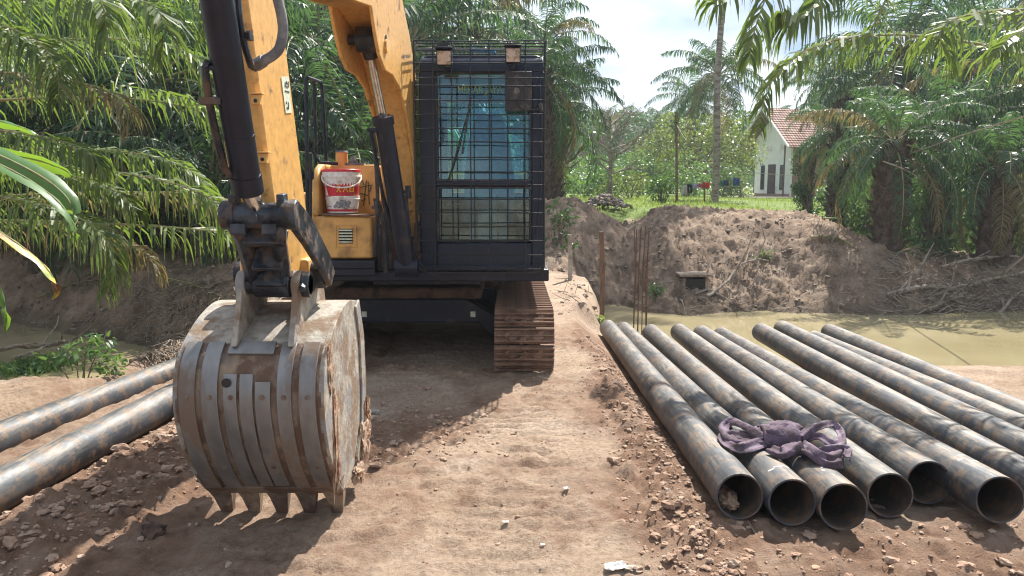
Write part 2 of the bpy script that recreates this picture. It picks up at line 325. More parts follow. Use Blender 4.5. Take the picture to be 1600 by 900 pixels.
def H(x, y, detail=True):
    x = np.asarray(x, float); y = np.asarray(y, float)
    crest = .90 - .95 * ss(6.4, 9.0, x) * (1 - ss(20, 32, y)) - .15 * ss(8, 14, x)
    up = crest * ss(13.3, 18.2, y)
    left = ss(-1.5, -4, x)
    up = up * (1 - left) + left * (.12 + .5 * ss(11, 18, y))
    # right channel
    gate = np.maximum(ss(1.22, 1.75, x), ss(13, 15, y) * ss(1.0, 1.5, x))
    fary = 13.3 + .35 * np.sin(x * .8) - .9 * np.exp(-((x - 3.1) / 1.0) ** 2)
    neary = 9.2 + .12 * np.sin(x * 1.7)
    chr_ = ss(neary - 1.1, neary + .8, y) * (1 - ss(fary - .5, fary + 2.6 + 1.4 * (1 - ss(5, 8, x)), y)) * gate
    # left channel
    fl = 10.3 + np.clip(-4.6 - x, -1, 9) * .62
    chl = ss(-3.15, -4.1, x + .12 * np.sin(y * 2)) * ss(5.75, 7.0, y) * (1 - ss(fl - .4, fl + 1.5, y))
    z = up * (1 - np.maximum(chr_, chl)) + (-1.25) * np.maximum(chr_, chl)
    # the causeway's eroded flank, the gully and the humps beyond the water
    z = z - .12 * ss(1.0, 1.5, x) * ss(7.5, 9, y) * (1 - ss(12, 13, y))
    gx = 2.05 + (y - 14) * .17
    z = z - .38 * np.exp(-((x - gx) / .65) ** 2) * ss(14.0, 15.5, y) * (1 - ss(19.5, 22, y))
    z = z + .32 * np.exp(-((x - 1.3) / .8) ** 2 - ((y - 17.8) / 1.8) ** 2)
    z = z + .10 * np.exp(-((x - 5.6) / 2.2) ** 2 - ((y - 16.4) / 1.5) ** 2)
    z = z + .12 * np.exp(-((x - 3.6) / .8) ** 2 - ((y - 17.6) / 1.2) ** 2)
    z = z + .10 * ss(30, 90, y) + .06 * ss(60, 300, y)
    # foreground: flat road, soft heaps beside the pipes
    z = z - .06 * ss(1.0, 2.0, x) * ss(3.2, 2, y)
    near = 1 - ss(7, 9, y)
    l1 = x - (.86 + (y - 3.4) * .035)
    z = z + near * .055 * np.exp(-(l1 / .14) ** 2) * (.3 + fbm(x * 3, y * 3, 3, 5))
    l2 = x - (-2.22 + (y - 3.6) * .13)
    z = z + near * .06 * np.exp(-(l2 / .2) ** 2) * (.3 + fbm(x * 3, y * 3, 3, 6)) * ss(1.5, 2.5, y)
    z = z - .04 * ss(-2.6, -3.2, x) * near
    z = z - .40 * np.clip((y - 3.4) / 6.0, 0, 1) * ss(.95, 1.35, x) * (1 - ss(10.5, 12, y))
    if detail:
        m = mudness(x, y)
        n = fbm(x * 1.1, y * 1.1, 5, 1, .55) - .5
        z = z + n * (.05 + .26 * m) * (1 - .6 * ss(24, 40, y))
        rid = 1 - np.abs(fbm(x * 3.2, y * 3.2, 4, 9, .6) * 2 - 1)
        z = z + (rid - .75) * .13 * m * ss(.35, .6, fbm(x * .8, y * .8, 3, 17)) * (1 - ss(22, 26, y))
        z = z + (np.abs(fbm(x * 9, y * 9, 3, 14, .6) - .5) - .1) * .20 * m * (1 - ss(20, 24, y)) + (fbm(x * 5 + y * 1.4, y * .9, 3, 23) - .5) * .16 * m * (1 - ss(19, 21, y)) + np.clip(fbm(x * 13, y * 13, 2, 27) - .6, 0, 1) * .35 * m
        f = fbm(x * 6, y * 6, 4, 3, .6)
        z = z + near * np.clip(f - .50, 0, 1) * .17 * rough_near(x, y)
        z = z + near * (fbm(x * 14, y * 14, 3, 4, .6) - .5) * .026
        z = z + near * np.clip(fbm(x * 20, y * 20, 3, 31, .6) - .52, 0, 1) * .15 * np.clip(rough_near(x, y) - .12, 0, 1)
        # prints of the track's grousers
        for gx0, gy0, gl, gd in ((.02, 4.44, .10, .04), (.20, 4.40, .05, .03), (-.14, 3.34, .11, .045), (-.28, 3.22, .05, .03), (-.36, 4.55, .05, .03), (-.25, 4.15, .04, .03), (.17, 3.62, .06, .03), (.05, 3.85, .08, .025), (-.45, 3.9, .05, .03), (.28, 3.5, .05, .03), (-.05, 4.9, .07, .03)):
            z = z - gd * np.exp(-((x - gx0) / gl) ** 4 - ((y - gy0 - .15 * (x - gx0)) / .022) ** 2) * (.5 + vnoise(x * 25, y * 25, 3)) + gd * .5 * np.exp(-((x - gx0) / gl) ** 2 - ((y - gy0 - .06) / .03) ** 2) * vnoise(x * 40, y * 40, 5)
        g = np.exp(-((x - .02) / .33) ** 4) * ss(5.9, 5.4, y)
        tm = ss(.45, .62, fbm(x * 2.3, y * 5, 3, 12))
        z = z - g * tm * .026 * np.clip(np.sin(y * 2 * np.pi / .135 + .5 * vnoise(x * 3, y * 3, 2)), 0, 1)
        g2 = np.exp(-((x + 1.0) / .3) ** 4) * ss(5.5, 4, y)
        z = z - g2 * (1 - tm) * .020 * np.clip(np.sin(y * 2 * np.pi / .135 + .9), 0, 1)
    if detail:
        bed = np.full(x.shape, 9.0); bd = np.full(x.shape, 9.0)
        for a, b in PIPES:      # the soil takes the shape of the pipes that lie in it
            L2 = (b.x - a.x) ** 2 + (b.y - a.y) ** 2
            t = ((x - a.x) * (b.x - a.x) + (y - a.y) * (b.y - a.y)) / L2; t = np.clip(t, -.03, 1.02)
            d = np.hypot(x - a.x - t * (b.x - a.x), y - a.y - t * (b.y - a.y)); zc = a.z + t * (b.z - a.z) - .098 + 1.1 * np.clip(d - .07, 0, 9) ** 1.4
            bed = np.minimum(bed, zc)
        z = np.minimum(z, bed + .004 * vnoise(x * 30, y * 30, 6))
    return z
def mudness(x, y):
    far = ss(13, 14.5, y) * (1 - ss(18.6, 20.5, y))
    near_r = ss(1.15, 1.6, x) * ss(8.5, 9.6, y) * (1 - ss(13, 14, y)) * .4
    l = ss(-2.5, -3.8, x) * ss(7, 8.5, y) * (1 - ss(20, 24, y))
    return np.clip(np.maximum(np.maximum(far * .9, near_r), l), 0, 1)
def rough_near(x, y):
    r = .24 + .4 * ss(.45, .6, fbm(x * .9, y * .9, 3, 21))
    r = r + 1.0 * np.exp(-((x - (.82 + (y - 3.4) * .035)) / .22) ** 2) + np.exp(-((x - (-2.15 + (y - 3.6) * .13)) / .33) ** 2)
    r = r + .45 * ss(1.0, 1.6, x) * ss(3.6, 3.0, y) + .6 * ss(-1.2, -2, x) * ss(4.5, 3, y)
    r = r + .8 * np.exp(-((x + .55) / .35) ** 2 - ((y - 4.9) / .5) ** 2)
    return np.clip(r, 0, 1.2)

def axis(stops):
    a = [stops[0][0]]
    for (s0, d0), (s1, d1) in zip(stops, stops[1:]):
        x = a[-1]
        while x < s1 - 1e-6:
            t = (x - s0) / (s1 - s0); x = x + d0 + (d1 - d0) * t; a.append(min(x, s1))
    return np.unique(np.round(np.array(a), 5))
ax = axis([(-900, 200), (-60, 8), (-14, .35), (-4.2, .05), (-2.8, .022), (3.2, .022), (5, .06), (14, .12), (24, .8), (60, 8), (900, 200)])
ay = axis([(-60, 12), (-2, .5), (2.0, .022), (6.5, .024), (9, .045), (20.5, .05), (26, .25), (60, 3), (900, 60)])
GX, GY = np.meshgrid(ax, ay); GZ = H(GX, GY)
from bisect import bisect_right
_ax, _ay, _gz = ax.tolist(), ay.tolist(), GZ.tolist()
def Hz(x, y):
    """height of the ground sheet at x, y"""
    i = min(max(bisect_right(_ax, x) - 1, 0), len(_ax) - 2); j = min(max(bisect_right(_ay, y) - 1, 0), len(_ay) - 2)
    u = (x - _ax[i]) / (_ax[i + 1] - _ax[i]); v = (y - _ay[j]) / (_ay[j + 1] - _ay[j])
    return (_gz[j][i] * (1 - u) + _gz[j][i + 1] * u) * (1 - v) + (_gz[j + 1][i] * (1 - u) + _gz[j + 1][i + 1] * u) * v
nx, ny = len(ax), len(ay); idx = np.arange(nx * ny).reshape(ny, nx)
F = np.stack([idx[:-1, :-1], idx[:-1, 1:], idx[1:, 1:], idx[1:, :-1]], -1).reshape(-1, 4)
gn = fbm(GX * .8, GY * .8, 4, 8)
grass = ss(18.6, 20.2, GY + (gn - .5) * 3 + 1.2 * np.exp(-((GX - 3.0) / 1) ** 2) * -1)
grass = np.where(GX < -2.5, ss(15, 20, GY + (gn - .5) * 4), grass)
mud = mudness(GX, GY)
soil = np.clip(rough_near(GX, GY) - .25, 0, 1) * (1 - ss(8, 10, GY))
def groundmat():
    m, t, b = newmat('ground_earth'); N = t.nodes.new; L = t.links.new
    geo = N('ShaderNodeNewGeometry')
    def nz(s, d=8, r=.6, loc=(0, 0, 0)):
        mp = N('ShaderNodeMapping'); mp.inputs['Location'].default_value = loc; L(geo.outputs['Position'], mp.inputs['Vector'])
        n = N('ShaderNodeTexNoise'); n.inputs['Scale'].default_value = s; n.inputs['Detail'].default_value = d; n.inputs['Roughness'].default_value = r; L(mp.outputs[0], n.inputs['Vector']); return n.outputs['Fac']
    def at(n):
        a = N('ShaderNodeAttribute'); a.attribute_name = n; return a.outputs['Fac']
    def mix(f, a, c, k=None):
        x = N('ShaderNodeMix'); x.data_type = 'RGBA'; L(f, x.inputs['Factor']); L(a, x.inputs['A']); L(c, x.inputs['B']); return x.outputs['Result']
    def rp(f, st):
        r = ramp(t, st); L(f, r.inputs['Fac']); return r.outputs['Color']
    def mth(op, a, bb):
        q = N('ShaderNodeMath'); q.operation = op; q.use_clamp = True
        for i, v in enumerate((a, bb)):
            if isinstance(v, (int, float)): q.inputs[i].default_value = v
            else: L(v, q.inputs[i])
        return q.outputs[0]
    road = rp(nz(1.6, 10, .62), [(.30, (.22, .145, .10)), (.44, (.38, .27, .185)), (.58, (.48, .36, .26)), (.70, (.53, .43, .34))])
    spk = rp(nz(38, 6, .7), [(.38, (.17, .10, .065)), (.5, (.42, .31, .225)), (.64, (.54, .42, .325))])
    road = mix(mth('MULTIPLY', nz(5, 8, .65, (3, 1, 2)), .95), road, spk)
    road = mix(rp(nz(60, 8, .75, (9, 2, 2)), [(.30, (.75, .75, .75)), (.40, (0, 0, 0))]), road, rp(nz(3, 4), [(0, (.14, .08, .05)), (1, (.20, .13, .09))]))
    road = mix(rp(nz(1.1, 8, .7, (3, 8, 2)), [(.56, (0, 0, 0)), (.66, (.7, .7, .7))]), road, rp(nz(20, 6, .7), [(.35, (.16, .105, .075)), (.65, (.33, .25, .19))]))
    red = rp(nz(3.5, 9, .7, (7, 7, 0)), [(.30, (.13, .068, .042)), (.5, (.27, .165, .108)), (.7, (.39, .28, .205))])
    road = mix(rp(mth('ADD', at('soil'), mth('MULTIPLY', nz(7, 8, .65, (1, 9, 0)), .8)), [(.62, (0, 0, 0)), (.95, (1, 1, 1))]), road, red)
    md = rp(nz(2.2, 10, .68, (2, 0, 5)), [(.30, (.055, .036, .025)), (.42, (.165, .112, .078)), (.54, (.29, .205, .145)), (.68, (.42, .33, .25))])
    md2 = rp(nz(.5, 6, .6, (4, 4, 4)), [(.35, (.13, .088, .06)), (.65, (.38, .28, .20))])
    md = mix(mth('MULTIPLY', nz(9, 8, .6), .5), md, md2)
    c = mix(rp(mth('ADD', at('mud'), mth('MULTIPLY', nz(4, 6, .6), .5)), [(.3, (0, 0, 0)), (.75, (1, 1, 1))]), road, md)
    gr = rp(nz(5, 8, .7), [(.3, (.085, .13, .03)), (.5, (.15, .21, .05)), (.68, (.25, .27, .09))])
    c = mix(rp(mth('ADD', at('grass'), mth('SUBTRACT', mth('MULTIPLY', nz(6, 6, .6, (1, 2, 3)), .6), .3)), [(.35, (0, 0, 0)), (.6, (1, 1, 1))]), c, gr)
    # wet dark rim just above the waterline
    sp = N('ShaderNodeSeparateXYZ'); L(geo.outputs['Position'], sp.inputs[0])
    mr = N('ShaderNodeMapRange'); mr.inputs['From Min'].default_value = WATER + .03; mr.inputs['From Max'].default_value = WATER + .30; mr.inputs['To Min'].default_value = .65; mr.inputs['To Max'].default_value = 0; L(sp.outputs['Z'], mr.inputs['Value'])
    x = N('ShaderNodeMix'); x.data_type = 'RGBA'; L(mr.outputs[0], x.inputs['Factor']); L(c, x.inputs['A']); x.inputs['B'].default_value = (.085, .065, .045, 1)
    L(x.outputs['Result'], b.inputs['Base Color']); b.inputs['Roughness'].default_value = .92; b.inputs['Specular IOR Level'].default_value = .25
    h = mth('ADD', mth('MULTIPLY', nz(22, 12, .78), .7), mth('MULTIPLY', nz(110, 6, .7), .3))
    bp = N('ShaderNodeBump'); bp.inputs['Strength'].default_value = 1; bp.inputs['Distance'].default_value = .05; L(h, bp.inputs['Height']); L(bp.outputs[0], b.inputs['Normal'])
    return m
M['ground'] = groundmat()
g = mesh_np('ground', np.stack([GX, GY, GZ], -1), F, M['ground'], smooth=True, attrs=dict(grass=grass, mud=mud, soil=soil)); g['kind'] = 'structure'

# water
m, t, b = newmat('muddy_water'); b.inputs['Base Color'].default_value = (.36, .30, .145, 1); b.inputs['Roughness'].default_value = .03
b.inputs['Specular IOR Level'].default_value = .5
n = t.nodes.new('ShaderNodeTexNoise'); n.inputs['Scale'].default_value = 5; n.inputs['Detail'].default_value = 4
ge = t.nodes.new('ShaderNodeNewGeometry'); t.links.new(ge.outputs['Position'], n.inputs['Vector'])
bp = t.nodes.new('ShaderNodeBump'); bp.inputs['Strength'].default_value = .05; bp.inputs['Distance'].default_value = .02
t.links.new(n.outputs['Fac'], bp.inputs['Height']); t.links.new(bp.outputs[0], b.inputs['Normal'])
n2 = t.nodes.new('ShaderNodeTexNoise'); n2.inputs['Scale'].default_value = .6; n2.inputs['Detail'].default_value = 4; t.links.new(ge.outputs['Position'], n2.inputs['Vector'])
r_ = ramp(t, [(.35, (.27, .225, .125)), (.65, (.33, .28, .165))]); t.links.new(n2.outputs['Fac'], r_.inputs['Fac']); t.links.new(r_.outputs['Color'], b.inputs['Base Color'])
mw = MB().add([(1.0, 7.6, WATER), (30, 7.6, WATER), (30, 17, WATER), (1.0, 17, WATER)], [(0, 1, 2, 3)]).build('pond_water', m, smooth=False); mw['kind'] = 'structure'
mw = MB().add([(-30, 5.6, WATER), (-3.2, 5.6, WATER), (-3.2, 14, WATER), (-30, 20, WATER)], [(0, 1, 2, 3)]).build('creek_water', m, smooth=False); mw['kind'] = 'structure'

# ------------------------------------------------------------ foliage generators
rng = np.random.default_rng(7)
def norm(v): return v / np.maximum(np.linalg.norm(v, axis=-1, keepdims=True), 1e-9)
class Leaves:
    def __init__(s): s.V = []; s.F = []; s.M = []; s.n = 0
    def quads(s, V, F, k): s.V.append(V); s.F.append(F + s.n); s.M.append(np.full(len(F), k)); s.n += len(V)
    def tube(s, C, rad, k, n=5):
        C = np.asarray(C); T = norm(np.gradient(C, axis=0)); ref = np.where(np.abs(T[:, 2:3]) > .95, np.array([[1., 0, 0]]), np.array([[0, 0, 1.]]))
        A = norm(np.cross(T, ref)); B = np.cross(A, T); an = np.arange(n) * 2 * np.pi / n
        V = C[:, None] + (A[:, None] * np.cos(an)[None, :, None] + B[:, None] * np.sin(an)[None, :, None]) * np.asarray(rad)[:, None, None]
        m = len(C); i = np.arange(m - 1)[:, None] * n; j = np.arange(n)[None]; j2 = (j + 1) % n
        F = np.stack([i + j, i + j2, i + n + j2, i + n + j], -1).reshape(-1, 4)
        s.quads(V.reshape(-1, 3), F, k)
    def leaflets(s, B, D, W, Ln, wd, droop, seg, k):
        """B base, D direction, W width axis, Ln lengths, wd widths (n each)"""
        n = len(B); pts = [B]; d = D.copy(); p = B.copy()
        for j in range(seg):
            d = norm(d + np.array([0, 0, -1.]) * (droop * (j + .3) / seg)[:, None]); p = p + d * (Ln / seg)[:, None]; pts.append(p)
        prof = [.55, 1.0, .72, .1] if seg == 3 else ([.8, .9, .1] if seg == 2 else [.55, 1, 1, .6, .08][:seg + 1])
        V = np.stack([np.stack([q - W * (wd * f)[:, None] / 2, q + W * (wd * f)[:, None] / 2], 1) for q, f in zip(pts, prof)], 1)  # n,seg+1,2,3
        i = np.arange(n)[:, None] * (seg + 1) * 2 + np.arange(seg)[None] * 2
        F = np.stack([i, i + 1, i + 3, i + 2], -1).reshape(-1, 4); s.quads(V.reshape(-1, 3), F, k)
    def frond(s, C, ll=.8, n=60, wd=.04, droop=1.2, seg=3, k=0, kr=1, r0=.03, start=.12, forward=.35, up=.08):
        """C: rachis curve (m,3); leaflets in two messy ranks"""
        C = np.asarray(C, float); m = len(C); tt = np.linspace(0, 1, m)
        s.tube(C, r0 * (1 - .85 * tt), kr, 4)
        u = np.repeat(np.linspace(start, .995, n), 2); sd = np.tile([-1., 1.], n); u = np.clip(u + rng.normal(0, .4 / n, 2 * n), start, 1)
        B = np.stack([np.interp(u, tt, C[:, i]) for i in range(3)], -1)
        Tn = norm(np.gradient(C, axis=0)); T = norm(np.stack([np.interp(u, tt, Tn[:, i]) for i in range(3)], -1))
        S = norm(np.cross(T, np.array([0, 0, 1.]))); U = np.cross(S, T)
        fw = forward * (1 - .2 * rng.random(2 * n)) + .7 * u ** 3
        D = norm(S * sd[:, None] + T * fw[:, None] + U * (up + rng.normal(0, .22, 2 * n))[:, None])
        Ln = ll * np.sin(np.pi * (.12 + .80 * u)) ** .7 * rng.uniform(.8, 1.1, 2 * n)
        W = norm(T + U * rng.normal(0, .5, 2 * n)[:, None] + S * rng.normal(0, .25, 2 * n)[:, None])
        s.leaflets(B, D, W, Ln, wd * rng.uniform(.7, 1.15, 2 * n), droop * rng.uniform(.6, 1.5, 2 * n), seg, k)
    def build(s, name, mats, parent=None, origin=(0, 0, 0)):
        return mesh_np(name, np.concatenate(s.V), np.concatenate(s.F), mats, parent, origin, False, 4, np.concatenate(s.M))
def arcfrond(o, az, el, Ln, bend, m=12, twist=0):
    """rachis starting at o, azimuth az, elevation el, bending down by `bend` radians"""
    p = np.array(o, float); C = [p]; 
    for i in range(m - 1):
        t = (i + .5) / (m - 1); e = el - bend * t ** 1.2; a = az + twist * t
        p = p + np.array([math.cos(e) * math.cos(a), math.cos(e) * math.sin(a), math.sin(e)]) * Ln / (m - 1); C.append(p)
    return np.array(C)
def bez(a, b, c, m=14):
    t = np.linspace(0, 1, m)[:, None]; a, b, c = (np.array(v, float) for v in (a, b, c)); return (1 - t) ** 2 * a + 2 * t * (1 - t) * b + t * t * c
def crown(nf=26, Ln=4.2, ll=.75, n=38, wd=.045, seed=0, dry=.04, elmin=-.5, bend=1.5, seg=2, r=.18, mat='palm'):
    global rng; rng = np.random.default_rng(seed); lv = Leaves()
    for i in range(nf):
        q = i / (nf - 1); az = i * 2.39996 + rng.normal(0, .12); el = 1.42 - (1.42 - elmin) * q ** .85 + rng.normal(0, .1)
        bd = bend * rng.uniform(.75, 1.2) * (.75 + .25 * math.cos(el))
        L_ = Ln * rng.uniform(.82, 1.08) * (.75 + .25 * q if q < .3 else 1)
        C = arcfrond((r * math.cos(az), r * math.sin(az), .1 - .5 * q), az, el, L_, bd, 10, rng.normal(0, .25))
        k = 2 if (rng.random() < dry or (q > .93 and dry > 0)) else 0
        lv.frond(C, ll, n, wd, 2.3, seg, k, 1, .035, .16)
    o = lv.build('crown', [M[mat], M['rachis'], M['palm_dry']]); COL.objects.unlink(o); me = o.data; bpy.data.objects.remove(o); return me
CROWNS = [crown(30, 4.3, .85, 50, .058, s, .04, -.6, 1.6, 3) for s in (1, 2, 3)] + [crown(24, 4.6, .85, 50, .058, 11, .02, -.15, 1.35, 3)] + [crown(20, 3.6, .8, 50, .055, 15, .03, .25, 1.3, 3)]
CROWN_LOW = CROWNS[4]
def trunk_mesh(kind, h, r):
    mb = MB(); rnd = random.Random(int(h * 100)); k = int(max(6, h * 3))
    if kind == 'oil':
        mb.tube([(0, 0, -.5 + (h + .4) * i / k) for i in range(k + 1)], [r * (1.25 if i == 0 else 1) * rnd.uniform(.92, 1.06) for i in range(k + 1)], 12)
        ns = int(h * 26)
        for i in range(ns):      # stubs of cut leaf bases
            z = h * i / ns; a = i * 2.39996; d = Vector((math.cos(a), math.sin(a), 0)); u = Vector((-d.y, d.x, 0))
            p = d * r * .85 + Vector((0, 0, z)); q = d * (r + rnd.uniform(.07, .16)) + Vector((0, 0, z + rnd.uniform(.1, .22)))
            w_ = rnd.uniform(.05, .08); mb.add([p - u * w_ - Vector((0, 0, .06)), p + u * w_ - Vector((0, 0, .06)), p + Vector((0, 0, .1)), q - u * w_ * .6, q + u * w_ * .6, q + Vector((0, 0, .04))], [(0, 1, 4, 3), (1, 2, 5, 4), (2, 0, 3, 5), (3, 4, 5)])
    else:
        mb.tube([(math.sin(i * .35) * r * .35, 0, -.4 + (h + .4) * i / k) for i in range(k + 1)], [r * (1.35 if i == 0 else 1.12 if i == 1 else 1 - .25 * i / k) for i in range(k + 1)], 12)
    return mb
def palm(x, y, h, label, group=None, name='oil_palm', kind='oil', r=.28, cr=0, scale=1, rz=0, z0=None, mat=None, nostub=False, lean=(0, 0), cat='palm tree'):
    z = Hz(x, y) if z0 is None else z0
    t = thing(name, (x, y, z), label, cat, group)
    mb = trunk_mesh(kind, h, r)
    if lean != (0, 0): mb.v = [Vector((v.x + lean[0] * max(v.z, 0) / h, v.y + lean[1] * max(v.z, 0) / h, v.z)) for v in mb.v]
    mb.build('trunk', mat or (M['trunk'] if kind == 'oil' else M['greytrunk']), t, origin=(0, 0, 0), smooth=kind != 'oil')
    me = CROWNS[cr] if isinstance(cr, int) else cr
    c = bpy.data.objects.new('crown', me); COL.objects.link(c); c.parent = t; c.location = (lean[0], lean[1], h); c.scale = (scale,) * 3; c.rotation_euler = (0, 0, rz)
    return t
def blobs(lv, centers, radii, per, size, k=0, flat=.8):
    """leaf quads spread on and in several lumpy blobs"""
    for c, r in zip(centers, radii):
        n = int(per * r * r); d = norm(rng.normal(0, 1, (n, 3))); rr = r * rng.uniform(.45, 1.08, n) ** .6
        B = np.array(c) + d * rr[:, None] * np.array([1, 1, flat]) + rng.normal(0, .06 * r, (n, 3))
        D = norm(d + rng.normal(0, .7, (n, 3)) + np.array([0, 0, -.25])); W = norm(np.cross(D, rng.normal(0, 1, (n, 3))))
        s = size * rng.uniform(.6, 1.3, n)
        lv.leaflets(B, D, W, s * 1.5, s * .75, np.full(n, .4), 2, k)
def broadleaf(name, x, y, h, R_, label, mat, cat='tree', group=None, nb=14, per=130, size=.16, trunk=True, z0=None, seed=0, bare=0, tr=.14, low=.35):
    global rng; rng = np.random.default_rng(seed + 50); rnd = random.Random(seed)
    z = Hz(x, y) if z0 is None else z0; t = thing(name, (x, y, z), label, cat, group)
    cen = []; rad = []
    for i in range(nb):
        a = rnd.uniform(0, 6.28); q = rnd.uniform(low, 1); rr = R_ * math.sqrt(rnd.random()) * (1.15 - abs(q - .62) * 1.3)
        cen.append((rr * math.cos(a), rr * math.sin(a), h * q * .92)); rad.append(R_ * rnd.uniform(.22, .42))
    mb = MB(); top = Vector((0, 0, h * .75))
    mb.tube([(0, 0, -.3), (.05, 0, h * .25), (-.03, .04, h * .5), tuple(top)], [tr * 1.25, tr, tr * .75, tr * .3], 8)
    for c in cen:
        c = Vector(c); b0 = Vector((0, 0, h * rnd.uniform(.2, .45))); mid = b0.lerp(c, .5) + Vector((0, 0, -.05 * h))
        mb.tube([b0, mid, c], [tr * .45, tr * .28, tr * .08], 5)
    mb.build('trunk', M['bark'], t, origin=(0, 0, 0))
    lv = Leaves(); blobs(lv, cen, rad, per, size); lv.build('crown', [mat], t)
    return t
def bush(name, x, y, h, R_, label, mat, cat='bush', group=None, nb=9, per=220, size=.10, seed=0, z0=None):
    global rng; rng = np.random.default_rng(seed + 90); rnd = random.Random(seed + 9)
    z = Hz(x, y) if z0 is None else z0; cen = []; rad = []
    for i in range(nb):
        a = rnd.uniform(0, 6.28); rr = R_ * rnd.uniform(.1, .75); cen.append((rr * math.cos(a), rr * math.sin(a), h * rnd.uniform(.2, .8))); rad.append(min(R_, h) * rnd.uniform(.3, .55))
    lv = Leaves(); blobs(lv, cen, rad, per, size)
    for c in cen: lv.tube(np.array([(0, 0, -.1), (c[0] * .5, c[1] * .5, c[2] * .6), c]), [.02, .014, .006], 1, 4)
    o = lv.build(name, [mat, M['bark']]); o.location = (x, y, z); return tag(o, label, cat, group)

# ------------------------------------------------------------ excavator
EX = thing('excavator', (-.9, 7.7, 0), 'yellow tracked excavator with caged black cab and muddy bucket resting on the dirt', 'excavator')
BX = lambda y: .068 * (y - 3.5)               # the boom's plane is turned a little
BC = -1.13                                    # X of the boom plane at Y = 3.5
def pb(y, z, dx=0): return Vector((BC + BX(y) + dx, y, z))

# tracks
def shoe_mesh():
    mb = MB(); mb.box((0, 0, 0), (.5, .128, .022))
    for y, h in ((-.048, .034), (.0, .026), (.05, .034)): mb.box((0, y, .011 + h / 2), (.5, .013, h))
    rnd = random.Random(4)
    for i in range(9):
        mb.box((rnd.uniform(-.16, .16), rnd.uniform(-.03, .03), .018), (rnd.uniform(.04, .1), rnd.uniform(.02, .045), rnd.uniform(.015, .03)), Matrix.Rotation(rnd.uniform(0, 3), 3, 'Z'))
    return mb
def track(xc):
    yF, yR, r = 6.50, 9.15, .235; zc = .262
    mb = MB()
    mb.box((xc, (yF + yR) / 2, zc), (.2, yR - yF - .1, .18))
    for y in (yF, yR): mb.cyl((xc - .1, y, zc), (xc + .1, y, zc), r - .04, n=24); mb.cyl((xc - .14, y, zc), (xc + .14, y, zc), .07, n=16)
    for k in range(5): mb.cyl((xc - .12, yF + .42 + .45 * k, .13), (xc + .12, yF + .42 + .45 * k, .13), .085, n=14)
    # link chain
    for sx in (-.05, .05):
        pts = []
        for a in range(-90, 91, 15): pts.append((xc + sx, yF - (r - .03) * math.cos(R(a)), zc + (r - .03) * math.sin(R(a))))
        for a in range(90, 271, 15): pts.append((xc + sx, yR - (r - .03) * math.cos(R(a)), zc + (r - .03) * math.sin(R(a))))
        pts.append(pts[0]); mb.tube(pts, .022, 6)
    tr = mb.build('track', M['belly'], EX)
    per = 2 * (yR - yF) + 2 * math.pi * r; n = round(per / .137); st = per / n
    src = shoe_mesh().build('track_shoe', M['track'], bevel=.003); rnd = random.Random(int(xc * 10) + 50)
    for i in range(n):
        s = i * st + .03; q = yR - yF
        if s < math.pi * r: a = -math.pi / 2 + s / r; p = (xc, yF - r * math.cos(a), zc + r * math.sin(a)); rx = math.atan2(-math.cos(a), math.sin(a)); nrm = (-math.cos(a), math.sin(a))
        elif s < math.pi * r + q: d = s - math.pi * r; p = (xc, yF + d, zc + r - .012 * math.sin(math.pi * d / q)); nrm = (0, 1)
        elif s < 2 * math.pi * r + q: a = math.pi / 2 + (s - math.pi * r - q) / r; p = (xc, yR - r * math.cos(a), zc + r * math.sin(a)); nrm = (-math.cos(a), math.sin(a))
        else: d = s - 2 * math.pi * r - q; p = (xc, yR - d, zc - r); nrm = (0, -1)
        o = src if i == 0 else src.copy()
        if i: COL.objects.link(o)
        o.parent = tr; o.location = Vector(p) - EX.location
        o.rotation_euler = (math.atan2(-nrm[0], nrm[1]) + rnd.uniform(-.03, .03), 0, 0)
track(.103); track(-1.90)

# lower frame between the tracks
mb = MB()
mb.prismY([(-1.76, .17), (-1.5, .33), (-.30, .33), (-.16, .17), (-.16, .40), (-.42, .55), (-1.4, .55), (-1.76, .40)], 6.92, 7.5)
mb.box((-.9, 8.3, .44), (1.5, 1.2, .2))
mb.build('lower_frame', M['blackpaint'], EX, bevel=.012)
mb = MB(); mb.box((-.95, 7.35, .60), (1.35, .85, .11)); mb.box((-.9, 8.0, .5), (1.62, .5, .24)); mb.build('mud_layer', M['belly'], EX, bevel=.03)
for px in (566, 736):
    p = P(px + 3, 491, Y=6.915); MB().box(p, (.045, .006, .05)).build('sticker', M['sticker'], EX)
mb = MB(); mb.cyl((-.9, 8.0, .55), (-.9, 8.0, .82), .55, n=40); mb.cyl((-.9, 8.0, .66), (-.9, 8.0, .74), .62, n=40); mb.build('slewing_ring', M['belly'], EX)

# upper platform and engine hood
mb = MB(); mb.box((-.86, 7.95, .83), (2.34, 3.1, .1)); mb.box((-1.0, 6.42, .83), (1.9, .2, .08)); mb.box((-.72, 6.55, .80), (.9, .3, .1))
mb.build('platform', M['blackpaint'], EX, bevel=.01)
mb = MB(); mb.prism([(8.2, .88), (9.6, .88), (9.75, 1.1), (9.7, 1.6), (9.5, 1.72), (8.2, 1.72)], -2.02, .3)
mb.box((-1.9, 7.6, 1.2), (.26, 1.2, .62))
mb.build('engine_hood', M['yellow'], EX, bevel=.04)
mb = MB(); mb.box((-.9, 9.78, 1.15), (2.3, .25, .6)); mb.build('counterweight', M['blackpaint'], EX, bevel=.08)
mb = MB()
for i in range(9): mb.box((-1.6 + i * .05, 8.6, 1.735), (.025, .6, .02))
mb.build('hood_grille', M['blackpaint'], EX)

